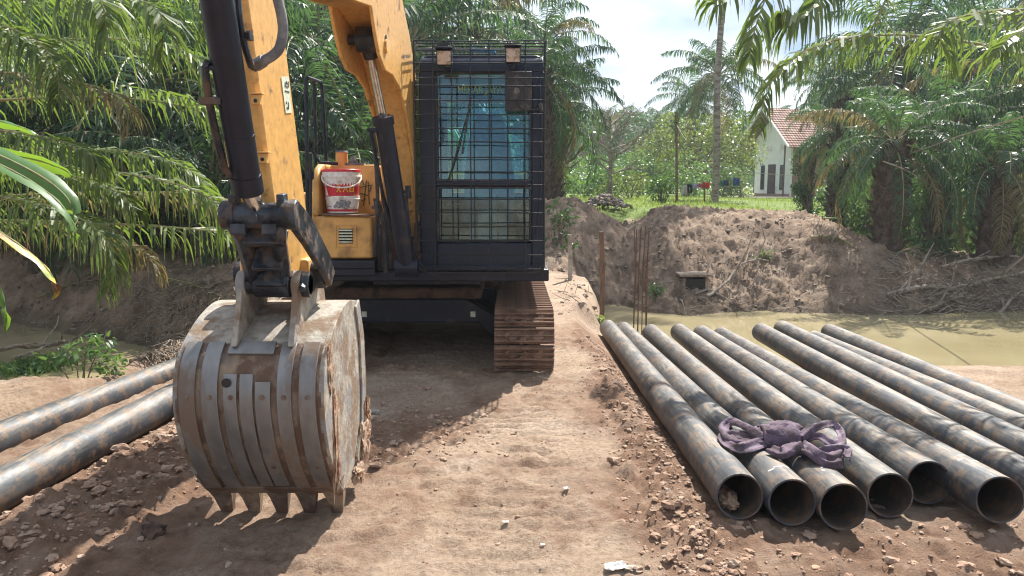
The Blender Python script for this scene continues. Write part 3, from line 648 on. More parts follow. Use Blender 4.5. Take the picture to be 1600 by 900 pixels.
# tool box with a recess that the pails stand in
x0, x1 = P(487, 335, Y=6.3).x, P(580, 335, Y=6.3).x
mb = MB()
mb.box(((x0 + x1) / 2, 6.58, 1.155), (x1 - x0, .56, .35))                         # lower box
mb.prism([(6.30, 1.33), (6.34, 1.62), (6.42, 1.72), (6.52, 1.755), (6.86, 1.755), (6.86, 1.33)], x0, x0 + .055)
mb.box(((x0 + x1) / 2 + .03, 6.78, 1.54), (x1 - x0 - .07, .16, .43))
mb.box(((x0 + x1) / 2, 6.86, 1.35), (x1 - x0, .1, .8))
mb.build('tool_box', M['yellow'], EX, bevel=.018)
gx, gz = P(540, 369, Y=6.29).x, P(540, 369, Y=6.29).z
mb = MB()
for a, b_, c, d in ((-.083, 0, .012, .19), (.083, 0, .012, .19), (0, .09, .155, .012), (0, -.09, .155, .012)): mb.box((gx + a, 6.298, gz + b_), (c, .012, d))
fr = mb.build('vent_frame', M['yellow'], EX, bevel=.003)
mb = MB(); mb.mat(0).box((gx, 6.2985, gz), (.115, .004, .12)).mat(1)  # dark plate paints the shade behind the slats
for i in range(5): mb.box((gx, 6.294, gz - .048 + i * .024), (.11, .008, .010))
mb.build('vent_grille', [M['hole_shade'], M['sticker']], fr)
mb = MB(); mb.box(((x0 + x1) / 2 + .04, 6.40, 1.338), (x1 - x0 - .10, .25, .012), Matrix.Rotation(R(2), 3, 'Y')); mb.build('shelf_board', M['wood'], EX)
# scratched marks on the recess wall
mb = MB(); rnd = random.Random(3)
mx_, mz_ = P(571, 300, Y=6.69).x, P(571, 300, Y=6.69).z
for a in ((-.02, -.12, .01, .10), (.03, -.11, .025, .09), (-.05, .04, .06, .06), (-.045, -.01, .02, -.03), (-.01, .06, -.03, .10), (.035, .0, .05, .05), (-.04, -.08, .0, -.06)):
    mb.tube([(mx_ + a[0], 6.692, mz_ + a[1]), (mx_ + a[2], 6.692, mz_ + a[3])], .0045, 4)
mb.build('scratch_marks', M['ink'], EX)
mb = MB(); c = P(534, 245, Y=6.75); mb.cyl((c.x, c.y, 1.74), (c.x, c.y, 1.86), .055, .052, 20); mb.mat(1).cyl((c.x, c.y, 1.86), (c.x, c.y, 1.875), .058, .05, 20)
mb.build('air_prefilter', [M['yellow'], M['greyhose']], EX)
mb = MB(); c = P(552, 250, Y=6.75); mb.cyl((c.x, c.y, 1.75), (c.x, c.y, 1.79), .035, n=14); mb.cyl((c.x, c.y, 1.79), (c.x, c.y, 1.83), .022, .012, 14); mb.box((c.x + .02, c.y, 1.76), (.16, .1, .02))
mb.build('tank_cap', M['greyhose'], EX)
mb = MB(); p = [P(487, 232, Y=6.6), P(493, 245, Y=6.6), P(500, 254, Y=6.6), P(528, 256, Y=6.65)]; mb.tube(p, .014, 8); mb.build('hose', M['blackpaint'], EX)
# black step below the box
mb = MB(); mb.box(((x0 + x1) / 2 - .02, 6.42, .935), (x1 - x0 + .1, .36, .07)); mb.box(((x0 + x1) / 2 - .02, 6.26, .90), (x1 - x0 + .1, .02, .12)); mb.build('step', M['blackpaint'], EX, bevel=.01)
# hand rail beside the box
mb = MB(); ys = 6.45
pts = [P(481, 405, Y=ys), P(480, 260, Y=ys), P(478, 128, Y=ys), P(480, 121, Y=ys), P(500, 128, Y=ys + .35), P(503, 134, Y=ys + .35), P(510, 262, Y=ys + .35)]
mb.tube(pts, .016, 8); mb.tube([P(491, 128, Y=ys + .2), P(494, 262, Y=ys + .2)], .014, 8); mb.tube([P(485, 405, Y=6.25), P(485, 240, Y=6.25)], .013, 8)
mb.tube([P(485, 280, Y=6.25), P(485, 268, Y=6.25)], .03, 8); mb.build('hand_rail', M['blackpaint'], EX)

# cab: hollow box of pillars, rounded roof, glass and seat
YF, YB = 6.3, 7.75
def fx(px): return P(px, 250, Y=YF).x
def fz(py): return P(750, py, Y=YF).z
xl, xr = fx(656), fx(851); zt, zb = fz(84), fz(424); rc = .085
def rounded(xa, xb, za, zb_, r, top=True):
    pts = [(xa, za)] + [(xa + r - r * math.cos(R(a)), zb_ - r + r * math.sin(R(a))) for a in range(0, 91, 15)] + [(xb - r + r * math.sin(R(a)), zb_ - r + r * math.cos(R(a))) for a in range(0, 91, 15)] + [(xb, za)]
    return pts
mb = MB(); gl, gr = fx(681), fx(831)
mb.prismY(rounded(xl, xr, fz(112), zt, rc), YF + .06, YF + .08)
mb.prism([(YF, fz(113)), (YF, fz(103)), (YF + .015, fz(96)), (YF + .05, fz(89)), (YF + .12, zt - .002), (YF + .12, fz(113))], xl + .012, xr - .012)
mb.box(((xl + gl) / 2, YF + .035, (fz(112) + zb) / 2), (gl - xl, .07, fz(112) - zb)); mb.box(((xr + gr) / 2, YF + .035, (fz(112) + zb) / 2), (xr - gr, .07, fz(112) - zb))
mb.box(((gl + gr) / 2, YF + .035, (fz(380) + zb) / 2), (gr - gl, .07, fz(380) - zb)); mb.box(((gl + gr) / 2, YF + .03, fz(287)), (gr - gl, .05, .045))
mb.box(((xl + xr) / 2, YF - .01, zb + .03), (xr - xl - .06, .03, .05))
fr = mb.build('cab_front', M['cabpaint'], EX, bevel=.022)
# roof shell, sides, back
mb = MB(); o_ = rounded(xl, xr, zt - .16, zt, rc); i_ = rounded(xl + .03, xr - .03, zt - .16, zt - .03, rc - .02); n_ = len(o_)
vs = [(x, YF + .07, z) for x, z in o_] + [(x, YF + .07, z) for x, z in i_] + [(x, YB, z - .03) for x, z in o_] + [(x, YB, z - .03) for x, z in i_]
fs = [(k, k + 1, k + 1 + 2 * n_, k + 2 * n_) for k in range(n_ - 1)] + [(k + n_, k + 1 + n_, k + 1 + 3 * n_, k + 3 * n_) for k in range(n_ - 1)] + [(k + 2 * n_, k + 1 + 2 * n_, k + 1 + 3 * n_, k + 3 * n_) for k in range(n_ - 1)] + [(0, n_, 3 * n_, 2 * n_), (n_ - 1, 2 * n_ - 1, 4 * n_ - 1, 3 * n_ - 1)]
mb.add(vs, fs); mb.build('roof', M['cabpaint'], EX)
for sx, nm in ((xl + .015, 'cab_side'), (xr - .015, 'cab_door')):
    mb = MB()
    mb.box((sx, (YF + YB) / 2 + .035, (zb + 1.35) / 2), (.03, YB - YF - .07, 1.35 - zb)); mb.box((sx, YF + .72, 1.85), (.03, .06, 1.02)); mb.box((sx, YB - .04, 1.85), (.03, .08, 1.02)); mb.box((sx, YF + .10, 1.85), (.03, .06, 1.02))
    mb.box((sx, (YF + YB) / 2 + .035, zt - .20), (.029, YB - YF - .08, .12))
    sd_ = mb.build(nm, M['cabpaint'], EX, bevel=.004)
    MB().box((sx, YF + .41, 1.86), (.006, .56, .98)).build('side_window', M['glass'], sd_); MB().box((sx, YF + 1.06, 1.86), (.006, .6, .98)).build('side_window', M['glass'], sd_)
mb = MB(); mb.box(((xl + xr) / 2, YB - .015, (zb + 1.5) / 2), (xr - xl - .06, .03, 1.5 - zb)); mb.box((xl + .07, YB - .015, 1.95), (.08, .03, .9)); mb.box((xr - .07, YB - .015, 1.95), (.08, .03, .9)); mb.box(((xl + xr) / 2, YB - .015, 2.46), (xr - xl - .07, .03, .16))
bk = mb.build('cab_back', M['cabpaint'], EX)
MB().box(((xl + xr) / 2, YB - .012, 1.94), (xr - xl - .22, .005, .86)).build('rear_window', M['glass'], bk)
MB().box(((xl + xr) / 2, (YF + YB) / 2, zb + .02), (xr - xl - .1, YB - YF - .1, .03)).build('cab_floor', M['rubber'], EX)
ws = MB().box(((gl + gr) / 2, YF + .045, (fz(112) + fz(282)) / 2), (gr - gl + .01, .006, fz(112) - fz(282))).build('windscreen', M['glass'], fr)
MB().box(((gl + gr) / 2, YF + .045, (fz(292) + fz(378)) / 2), (gr - gl + .01, .006, fz(292) - fz(378))).build('lower_window', M['glass'], fr)
# rubber seal with rounded corners
mb = MB()
for za, zb2 in ((fz(282), fz(113)), (fz(377), fz(293))):
    r_ = .03; pts = []
    for cx, cz, a0 in ((gr - r_ - .008, zb2 - r_, 0), (gl + r_ + .008, zb2 - r_, 90), (gl + r_ + .008, za + r_, 180), (gr - r_ - .008, za + r_, 270)):
        for a in range(0, 91, 30): pts.append((cx + r_ * math.cos(R(a0 + a)), YF + .02, cz + r_ * math.sin(R(a0 + a))))
    pts.append(pts[0]); mb.tube(pts, .010, 6)
mb.build('window_seal', M['rubber'], fr)
# banner lettering on the windscreen
fc = bpy.data.curves.new('banner_text', 'FONT'); fc.body = 'MEKAR JAYA'; fc.size = .088; fc.extrude = .0008; fc.align_x = 'CENTER'; fc.align_y = 'CENTER'
to = bpy.data.objects.new('tmp', fc); COL.objects.link(to); dg = bpy.context.evaluated_depsgraph_get()
def textmesh(name, body, size, mat, parent, loc, rot=(90, 0, 0), sx=1):
    fc = bpy.data.curves.new(name, 'FONT'); fc.body = body; fc.size = size; fc.extrude = .0006; fc.align_x = 'CENTER'; fc.align_y = 'CENTER'
    to = bpy.data.objects.new('tmp', fc); COL.objects.link(to); bpy.context.view_layer.update()
    me = bpy.data.meshes.new_from_object(to.evaluated_get(bpy.context.evaluated_depsgraph_get())); bpy.data.objects.remove(to)
    me.materials.clear(); me.materials.append(mat); o = bpy.data.objects.new(name, me); COL.objects.link(o)
    o.parent = parent; o.location = Vector(loc) - rootloc(parent); o.rotation_euler = [R(a) for a in rot]; o.scale = (sx, 1, 1); return o
bpy.data.objects.remove(to)
c = P(750, 141, Y=YF + .038); textmesh('banner_text', 'MEKAR JAYA', .078, M['bag'], ws, c, sx=.82)
# seat, console, levers, bag on the floor
cx = (xl + xr) / 2 + .03
mb = MB(); mb.prismY([(cx - .22, 1.30), (cx - .24, 1.6), (cx - .19, 1.98), (cx - .12, 2.22), (cx + .12, 2.22), (cx + .19, 1.98), (cx + .24, 1.6), (cx + .22, 1.30)], 7.18, 7.30); mb.box((cx, 7.0, 1.30), (.48, .48, .13)); mb.box((cx, 7.05, 1.08), (.34, .36, .34))
mb.build('driver_seat', M['seat'], EX, bevel=.03)
mb = MB(); mb.box((cx - .32, 6.95, 1.25), (.13, .5, .32)); mb.box((cx + .32, 6.95, 1.25), (.13, .5, .32)); mb.tube([(cx - .31, 6.75, 1.4), (cx - .33, 6.70, 1.6)], [.012, .02], 8); mb.tube([(cx + .31, 6.75, 1.4), (cx + .33, 6.70, 1.6)], [.012, .02], 8)
for s in (-.09, .09): mb.tube([(cx + s, 6.62, zb + .04), (cx + s, 6.58, 1.5)], .011, 8); mb.box((cx + s, 6.57, zb + .12), (.09, .12, .02))
mb.build('control_console', M['rubber'], EX, bevel=.01)
rnd = random.Random(8); mb = MB(); bm = bmesh.new(); bmesh.ops.create_icosphere(bm, subdivisions=3, radius=1)
for c_, s_ in (((cx - .2, 6.55, zb + .11), (.17, .12, .11)), ((cx + .17, 6.55, zb + .10), (.2, .12, .09))):
    mb.k = 1 if s_[0] > .18 else 0
    mb.add([Vector(c_) + Vector((v.co.x * s_[0], v.co.y * s_[1], v.co.z * s_[2])) * (1 + .25 * mnoise.noise(v.co * 2.5 + Vector(c_))) for v in bm.verts], [tuple(v.index for v in f.verts) for f in bm.faces])
bm.free(); mb.build('cloth_bag', [M['bag'], M['sling']], EX)
mb = MB(); mb.tube([P(700, 283, Y=YF - .012), P(716, 230, Y=YF - .012), P(731, 176, Y=YF - .012)], .006, 6); mb.tube([P(722, 240, Y=YF - .014), P(735, 150, Y=YF - .014)], .008, 4); mb.build('wiper', M['rubber'], EX)
# mirror and grab handle
mb = MB(); a, b_ = P(789, 112, Y=6.2), P(831, 174, Y=6.2); mb.box(((a.x + b_.x) / 2, 6.2, (a.z + b_.z) / 2), (b_.x - a.x, .035, a.z - b_.z)); mb.mat(1).cyl(P(807, 142, Y=6.185), P(807, 142, Y=6.175), .025, n=20)
mb.mat(0).tube([P(808, 155, Y=6.17), P(812, 166, Y=6.17), P(822, 172, Y=6.17), P(843, 170, Y=6.2)], .008, 6); mb.tube([P(843, 162, Y=6.2), P(846, 175, Y=6.2)], [.022, .016], 10)
mb.build('mirror', [M['rubber'], M['greyhose']], EX, bevel=.01)
mb = MB(); mb.tube([P(843, 120, Y=6.24), P(844, 160, Y=6.2), P(846, 178, Y=6.2), P(845, 290, Y=6.2), P(838, 368, Y=6.22)], .010, 8); mb.build('grab_handle', M['blackpaint'], EX)
for px in (694, 801.5):
    py = 90 if px < 700 else 86; c = P(px, py, Y=5.97)
    wl = MB().box((c.x, 6.0, c.z), (.115, .09, .115)); wl.box((c.x, 5.985, c.z + .066), (.13, .13, .012)); wl.tube([(c.x, 6.03, c.z - .05), (c.x, 6.06, c.z - .09)], .012, 6)
    wo = wl.build('work_light', M['blackpaint'], EX, bevel=.006)
    MB().box((c.x, 5.951, c.z - .004), (.10, .012, .10)).build('lens', M['lampglass'], wo, bevel=.004)
# wire cage in front of and over the cab
yc = 6.06; Vx = [649, 678, 707.5, 736, 764.5, 793, 821, 851]; Hz_ = [62, 79, 100, 122, 135, 158, 179, 202, 223.5, 246, 269, 290, 311, 333, 355.5, 376, 399, 421]
mb = MB(); tp, bt = P(750, 64, Y=yc).z, P(750, 424, Y=yc).z; X = [P(v, 250, Y=yc).x for v in Vx]; rnd = random.Random(12)
for i, x in enumerate(X): mb.tube([(x, yc, tp), (x + rnd.uniform(-.006, .006), yc + rnd.uniform(-.006, .004), (tp + bt) / 2), (x, yc, bt + (.03 if i in (0, 7) else 0))], .0075 if i in (0, 7) else .0049, 6)
for i, py in enumerate(Hz_):
    z = P(750, py, Y=yc).z + .003 * (i % 3); 
    if i == 0: z = tp
    mb.tube([(v, yc - .010 + rnd.uniform(-.004, .003), z + rnd.uniform(-.0035, .0035)) for v in X], .0049, 6)
for x in X:
    mb.tube([(x, yc, tp), (x, yc + .75, tp + .008)], .0049, 6)
for k in range(1, 7): mb.tube([(X[0], yc + .125 * k, tp + .004), (X[7], yc + .125 * k, tp + .004)], .0049, 6)
for sx in (X[0], X[7]):
    for k in range(0, 17): mb.tube([(sx, yc, bt + .03 + k * .112), (sx, YF + .06, bt + .03 + k * .112)], .005, 5)
mb.tube([(X[0], yc, bt + .04), (X[0] + .03, yc, bt + .005), (X[0] + .1, yc, bt - .012), (X[7] - .1, yc, bt - .012), (X[7] - .03, yc, bt + .005), (X[7], yc, bt + .06)], .010, 8)
for x in (X[0] + .22, X[7] - .24): mb.box((x + .005, yc + .15, tp - .04), (.085, .36, .012)); mb.box((x + .005, yc + .02, tp - .075), (.085, .012, .13))
mb.build('cab_guard', M['wire'], EX)
mb = MB(); a, b_ = P(650, 300, Y=6.2), P(655, 415, Y=6.2); mb.tube([P(648, 250, Y=6.25), P(652, 330, Y=6.22), P(650, 400, Y=6.2), P(665, 424, Y=6.15)], .010, 6); mb.build('cable', M['rubber'], EX)
# blue rag on the roof
mb = MB(); rnd = random.Random(2); c = P(755, 79, Y=6.5); mb.box(c, (.2, .1, .02), Matrix.Rotation(R(4), 3, 'Y')); mr_, tr2, br2 = newmat('blue_rag'); br2.inputs['Base Color'].default_value = (.05, .35, .62, 1); mb.build('blue_rag', mr_, EX)

# boom
hw = .128
prof = [(2.95, 2.50), (3.6, 2.52), (4.4, 2.615), (5.18, 2.72), (5.5, 2.66), (5.82, 2.44), (6.12, 2.14), (6.34, 1.80), (6.48, 1.42), (6.75, 1.02), (7.05, 1.06), (6.98, 1.45), (6.80, 1.92), (6.56, 2.36), (6.26, 2.74), (5.9, 3.03), (5.4, 3.18), (4.2, 3.06), (3.0, 2.86)]
mb = MB(); mb.prism(prof, BC - hw + .012, BC + hw - .012, BX)
mb.prism([(y, z) for y, z in prof[:4]] + [(y, z + .02) for y, z in prof[3::-1]], BC - hw - .006, BC + hw + .006, BX)
bo = mb.build('boom', M['arm_yellow'], EX, bevel=.006)
for sx in (-1, 1):   # side webs stand proud and drop around the cylinder pocket
    x = BC + sx * hw; pr = list(prof); pr[3:7] = [(5.05, 2.705), (5.14, 2.56), (5.24, 2.44), (5.40, 2.36), (5.62, 2.36), (5.86, 2.30), (6.12, 2.10)]
    MB().prism(pr, x - .011, x + .011, BX).build('boom_web', M['arm_yellow'], EX, bevel=.004)
    c = pb(5.40, 2.52, sx * (hw + .014)); MB().cyl(c - Vector((.012, 0, 0)), c + Vector((.012, 0, 0)), .045, n=20).build('pin_boss', M['arm_yellow'], EX)
# boom cylinder
top = P(574, 62, Y=5.42); mid = P(598, 182, Y=5.72); bot = P(636, 418, Y=6.02)
mb = MB(); mb.cyl(mid, bot, .067, n=28); mb.cyl(mid + (mid - bot).normalized() * .0, mid + (bot - mid).normalized() * .06, .078, n=28); mb.cyl(bot - Vector((.09, 0, 0)), bot + Vector((.09, 0, 0)), .075, n=20)
mb.tube([mid + Vector((-.085, -.02, -.1)), bot.lerp(mid, .5) + Vector((-.09, -.03, 0)), bot + Vector((-.09, -.02, .25))], .014, 8); mb.box(mid + Vector((-.08, 0, -.1)), (.07, .03, .03))
cy = mb.build('boom_cylinder', M['blackpaint'], EX)
mb = MB(); mb.cyl(mid, top, .030, n=24); mb.build('rod', M['chrome'], cy)
mb = MB(); mb.cyl(top - Vector((.07, 0, 0)), top + Vector((.07, 0, 0)), .085, n=20); mb.cyl(top, top.lerp(mid, .22), .06, .05, n=16); mb.cyl(top - Vector((.13, 0, 0)), top + Vector((.13, 0, 0)), .035, n=16); mb.build('rod_end', M['greasy'], cy)
# hoses at the boom foot
hs = []
for k, (pts) in enumerate([[(583, 200, 6.1), (588, 262, 6.12), (590, 300, 6.1), (590, 330, 6.12), (586, 400, 6.2)], [(592, 320, 6.2), (600, 350, 6.2), (603, 425, 6.3)], [(634, 305, 6.1), (636, 330, 6.05), (640, 360, 6.1), (640, 405, 6.2)], [(597, 300, 6.4), (608, 360, 6.4), (610, 420, 6.4)], [(586, 310, 6.3), (595, 380, 6.35), (598, 420, 6.4)]]):
    MB().tube([P(a, b_, Y=c) for a, b_, c in pts], .016 if k != 1 else .022, 8).build('hose', M['rubber'], EX)
for a, b_ in ((590, 322), (637, 298)):
    mb = MB(); mb.cyl(P(a, b_ - 8, Y=6.08), P(a + 1, b_ + 12, Y=6.08), .022, n=10); mb.box(P(a - 2, b_ + 2, Y=6.12), (.07, .03, .025)); mb.build('hose_fitting', M['greasy'], EX)
mb = MB(); mb.box((-.98, 6.75, 1.0), (.5, .5, .28)); mb.box((-1.1, 6.55, 1.05), (.06, .3, .4)); mb.box((-.78, 6.5, 1.05), (.06, .3, .45)); mb.build('boom_bracket', M['belly'], EX, bevel=.01)

# arm
ahw = .088; ash = .045
aprof = [(3.50, 1.13), (3.33, 1.35), (3.22, 1.75), (3.12, 2.2), (2.98, 2.75), (2.86, 3.2), (3.0, 3.3), (3.25, 3.15), (3.40, 2.8), (3.45, 2.4), (3.60, 1.85), (3.74, 1.32), (3.78, 1.16), (3.66, 1.08)]
mb = MB(); mb.prism(aprof, BC + ash - ahw, BC + ash + ahw, BX)
mb.box(pb(3.66, 1.17, ahw + .03), (.09, .15, .15)); mb.box(pb(3.66, 1.17, -ahw - .03), (.09, .15, .15))
ar = mb.build('arm', M['arm_yellow'], EX, bevel=.014)
mb = MB(); c = pb(3.66, 1.17); mb.cyl(c - Vector((.2, 0, 0)), c + Vector((.215, 0, 0)), .055, n=20); mb.cyl(c + Vector((.19, 0, 0)), c + Vector((.225, 0, 0)), .075, n=8); mb.build('arm_pin', M['greasy'], EX)
c = P(436, 148, X=BC + ahw + .012 - .004)    # the worn label strip on the arm's side
lab = MB(); sv = [P(429, 120, X=-1.028), P(438.5, 119, X=-1.028), P(443.5, 176, X=-1.028), P(435.5, 177, X=-1.028)]
xs_ = 0
sX = lambda y: BC + ash + BX(y) + ahw + .002
lab.add([(sX(v.y) + .0015, v.y, v.z) for v in sv] + [(sX(v.y), v.y, v.z) for v in sv], [(0, 1, 2, 3), (7, 6, 5, 4), (0, 4, 5, 1), (1, 5, 6, 2), (2, 6, 7, 3), (3, 7, 4, 0)])
lb = lab.build('label_strip', M['sticker'], ar)
yc_ = sum(v.y for v in sv) / 4; zc_ = sum(v.z for v in sv) / 4
mb = MB()
for (a, b1, c1, d1) in ((-.02, .035, .02, .035), (-.02, .035, -.02, .05), (.02, .035, .02, .06), (-.02, .05, .02, .05), (-.025, .015, .03, .015), (0, .06, 0, .045), (.01, -.03, .012, -.06), (.012, -.06, -.012, -.055), (-.015, -.03, -.01, -.04)):
    mb.tube([(sX(yc_ + a) + .002, yc_ + a, zc_ + b1), (sX(yc_ + c1) + .002, yc_ + c1, zc_ + d1)], .0028, 4)
mb.build('label_print', M['ink'], lb)
mb = MB(); 
for zz in (1.93, 1.70):
    fy = np.interp(zz, [1.35, 1.75, 2.2], [3.33, 3.22, 3.12]) - .004; fx_ = BC + ash + BX(3.2) + ahw + .012
    mb = MB(); mb.box((fx_ - .022, fy - .012, zz), (.034, .03, .04)); mb.box((fx_ - .018, fy - .014, zz + .024), (.05, .04, .007)); mb.mat(1).cyl((fx_ - .022, fy - .026, zz - .004), (fx_ - .022, fy - .030, zz - .004), .008, n=10); mb.build('lug', [M['arm_yellow'], M['hole_shade']], ar, bevel=.002)  # the second material is a dark disc, the hole's shade as colour

# bucket cylinder with its steel pipe and brackets
cb = P(388, 300, Y=3.10); ct = P(329, -60, Y=2.74); ct = ct + (ct - cb) * .25; rp_ = P(404, 332, Y=3.17)
mb = MB(); mb.cyl(cb, ct, .057, n=32); mb.cyl(cb, cb.lerp(ct, .07), .061, n=32); mb.cyl(cb.lerp(ct, .215), cb.lerp(ct, .225), .0595, n=32)
cy = mb.build('bucket_cylinder', M['blackpaint'], EX)
mb = MB(); av = Vector((ct.x, 2.95, ct.z + .03))
for s in (-.075, .075): mb.prism([(ct.y - .07, ct.z - .06), (ct.y - .07, ct.z + .08), (av.y + .02, ct.z + .2), (av.y + .02, ct.z - .2)], ct.x + s - .012, ct.x + s + .012)
mb.cyl(ct - Vector((.1, 0, 0)), ct + Vector((.1, 0, 0)), .04, n=16); mb.build('cylinder_bracket', M['arm_yellow'], EX, bevel=.004)
MB().cyl(cb.lerp(ct, .02), rp_, .036, n=24).build('rod', M['chrome'], cy)
mb = MB(); a = [P(338, 106, Y=2.86), P(320, 106, Y=2.86), P(325, 150, Y=2.9), P(337, 210, Y=2.95), P(350, 262, Y=3.0), P(362, 275, Y=3.04)]
mb.tube(a, .015, 8); mb.box(P(330, 158, Y=2.9), (.08, .03, .025)); mb.tube([P(320, 100, Y=2.86), P(328, 104, Y=2.86)], .02, 8); mb.build('oil_pipe', M['greasy'], cy)
mb = MB(); mb.tube([P(368, -40, Y=2.86), P(374, 30, Y=2.88), P(380, 62, Y=2.9), P(386, 84, Y=2.92), P(393, 104, Y=2.94), P(398, 107, Y=2.95), P(404, 100, Y=2.96)], .013, 8); mb.box(P(374, 57, Y=2.92), (.085, .06, .022)); mb.cyl(P(386, 55, Y=2.9), P(392, 55, Y=2.9), .017, n=8); mb.build('oil_pipe', M['greasy'], cy)
mb = MB(); hp = [(424, -60), (432, -10), (440, 25), (442, 50), (437, 74), (427, 86), (414, 94), (403, 100)]; pts = [P(a, b_, Y=2.98) for a, b_ in hp]
# smooth the hose
def cr_(p, k=6):
    q = []; p = [p[0]] + p + [p[-1]]
    for i in range(1, len(p) - 2):
        for j in range(k):
            t = j / k; a, b, c, d = p[i - 1], p[i], p[i + 1], p[i + 2]
            q.append(.5 * (2 * b + (c - a) * t + (2 * a - 5 * b + 4 * c - d) * t * t + (3 * b - a - 3 * c + d) * t ** 3))
    return q + [p[-2]]
mb.tube(cr_(pts), .019, 12); ho = mb.build('hose', M['greyhose'], EX)
MB().cyl(P(413, 94, Y=2.98), P(400, 102, Y=2.99), .024, n=12).build('hose_fitting', M['steel'], ho)

# bucket linkage
lp = P(407, 336, Y=3.17); bp_ = P(430, 443, Y=3.40); ap = pb(3.60, 1.40)
mb = MB(); mb.cyl(lp - Vector((.105, 0, 0)), lp + Vector((.115, 0, 0)), .052, n=24)
for s in (-.12, .075): mb.prism([(lp.y - .035, lp.z), (lp.y - .03, lp.z + .085), (lp.y + .03, lp.z + .09), (lp.y + .05, lp.z - .02), (lp.y, lp.z - .06)], lp.x + s, lp.x + s + .032)
for s in (-.075, .05): mb.box(lp + Vector((s, -.055, -.055)), (.06, .02, .045)); 
mb.tube([lp + Vector((-.012, -.06, -.01)), lp + Vector((-.012, -.072, -.012))], [.024, .024], 14); 
dv = bp_ - lp
for s0, s1 in ((-.105, -.085), (.062, .035)):     # two cheeks of the forged link
    a, b_ = lp + Vector((s0, 0, -.02)), bp_ + Vector((s1, 0, .02))
    mb.tube([a, a.lerp(b_, .3) + Vector((0, .012, 0)), b_], [.045, .034, .042], 6, flat=1.3)
mb.box(lp.lerp(bp_, .28), (.17, .05, .09), Matrix.Rotation(R(-25), 3, 'X')); mb.box(lp.lerp(bp_, .88), (.13, .06, .11), Matrix.Rotation(R(-25), 3, 'X')); mb.box(lp.lerp(bp_, .5) + Vector((0, .03, 0)), (.13, .02, .2), Matrix.Rotation(R(-35), 3, 'X'))
mb.cyl(bp_ - Vector((.085, 0, 0)), bp_ + Vector((.075, 0, 0)), .062, n=24)
mb.build('bucket_link', M['greasy'], EX, bevel=.006)
for s in (-1, 1):      # curved rockers from the rod pin back to the arm
    x = lp.x + s * .125; mb = MB()
    e = pb(3.64, 1.17); rk = [(lp.y - .04, lp.z + .03), (lp.y + .04, lp.z + .065), (lp.y + .22, lp.z - .02), (e.y + .0, e.z + .09), (e.y + .07, e.z), (e.y, e.z - .06), (e.y - .07, e.z), (lp.y + .16, lp.z - .14), (lp.y + .02, lp.z - .06)]
    mb.prism(rk, x - .014 + (.0 if s < 0 else .0), x + .014, lambda y: BX(y) - BX(lp.y)); mb.cyl((x - .03, lp.y, lp.z), (x + .03, lp.y, lp.z), .06, n=20); mb.build('rocker_arm', M['greasy'], EX, bevel=.004)

# bucket
XL, XR = -1.43, -.81; W = XR - XL
out_ = [(3.91, 1.00), (3.69, 1.03), (3.48, .99), (3.29, .905), (3.20, .82), (3.165, .70), (3.175, .58), (3.215, .47), (3.27, .37), (3.34, .28), (3.41, .205), (3.47, .155)]
def inset(pl, d):
    q = []
    for i, (y, z) in enumerate(pl):
        a = pl[max(i - 1, 0)]; b = pl[min(i + 1, len(pl) - 1)]; t = Vector((b[0] - a[0], b[1] - a[1])).normalized(); q.append((y + t.y * -d, z + t.x * d))
    return q
def fine(pl, k=4):
    v = cr_([Vector((a, b, 0)) for a, b in pl], k); return [(a.x, a.y) for a in v]
outf = fine(out_); inn = inset(outf, -.022)
if sum(a for a, b in inn) < sum(a for a, b in outf): inn = inset(outf, .022)
bpts = len(outf)
mb = MB(); nxs = 26; rnd = random.Random(6)
for s_, pl in ((0, outf), (1, inn)):
    for i in range(nxs + 1):
        x = XL + W * i / nxs
        for y, z in pl:
            d = 0 if s_ else .004 * mnoise.noise(Vector((x * 7, y * 7, z * 7)))
            mb.v.append(Vector((x, y + d, z)))
def bi(s_, i, j): return s_ * (nxs + 1) * bpts + i * bpts + j
for i in range(nxs):
    for j in range(bpts - 1):
        mb.f.append((bi(0, i, j), bi(0, i, j + 1), bi(0, i + 1, j + 1), bi(0, i + 1, j))); mb.m.append(1 if j < 12 else 0)
        mb.f.append((bi(1, i, j), bi(1, i, j + 1), bi(1, i + 1, j + 1), bi(1, i + 1, j))); mb.m.append(0)
    for j in (0, bpts - 1): mb.f.append((bi(0, i, j), bi(1, i, j), bi(1, i + 1, j), bi(0, i + 1, j))); mb.m.append(0)
bu = mb.build('bucket', [M['bucket'], M['bucket_dusty']], EX)
side = outf + [(3.60, .15), (3.80, .20), (3.99, .33), (4.03, .55), (4.01, .80)]
for nm, x in (('side_plate', XL), ('side_plate', XR)):
    MB().prism(side, x - .012, x + .012).build(nm, M['bucket_dusty'], bu, bevel=.004)
    s_ = -1 if x == XL else 1
    MB().prism([(3.91, 1.005), (4.012, .80), (4.035, .55), (3.995, .33), (3.80, .17), (3.75, .22), (3.90, .36), (3.93, .55), (3.91, .80), (3.83, .98)], x + s_ * .012, x + s_ * .024).build('side_cutter', M['bucket_dusty'], bu, bevel=.003)
def strip(x0, x1, ja, jb, d=.012, name='wear_strip', mat='steel'):
    pl = outf[ja:jb]; o2 = inset(pl, .0 ); off = [(a[0] + (a[0] - b[0]) / .022 * d, a[1] + (a[1] - b[1]) / .022 * d) for a, b in zip(outf[ja:jb], inn[ja:jb])]
    return MB().prism(pl + off[::-1], x0, x1).build(name, M[mat], bu, bevel=.002)
for a, b_ in ((.03, .14), (.18, .295), (.70, .80), (.85, .965)): strip(XL + W * a, XL + W * b_, 12, 41)
strip(XL + W * .335, XL + W * .425, 17, 40); strip(XL + W * .445, XL + W * .535, 17, 40); strip(XL + W * .55, XL + W * .655, 18, 40, .011)
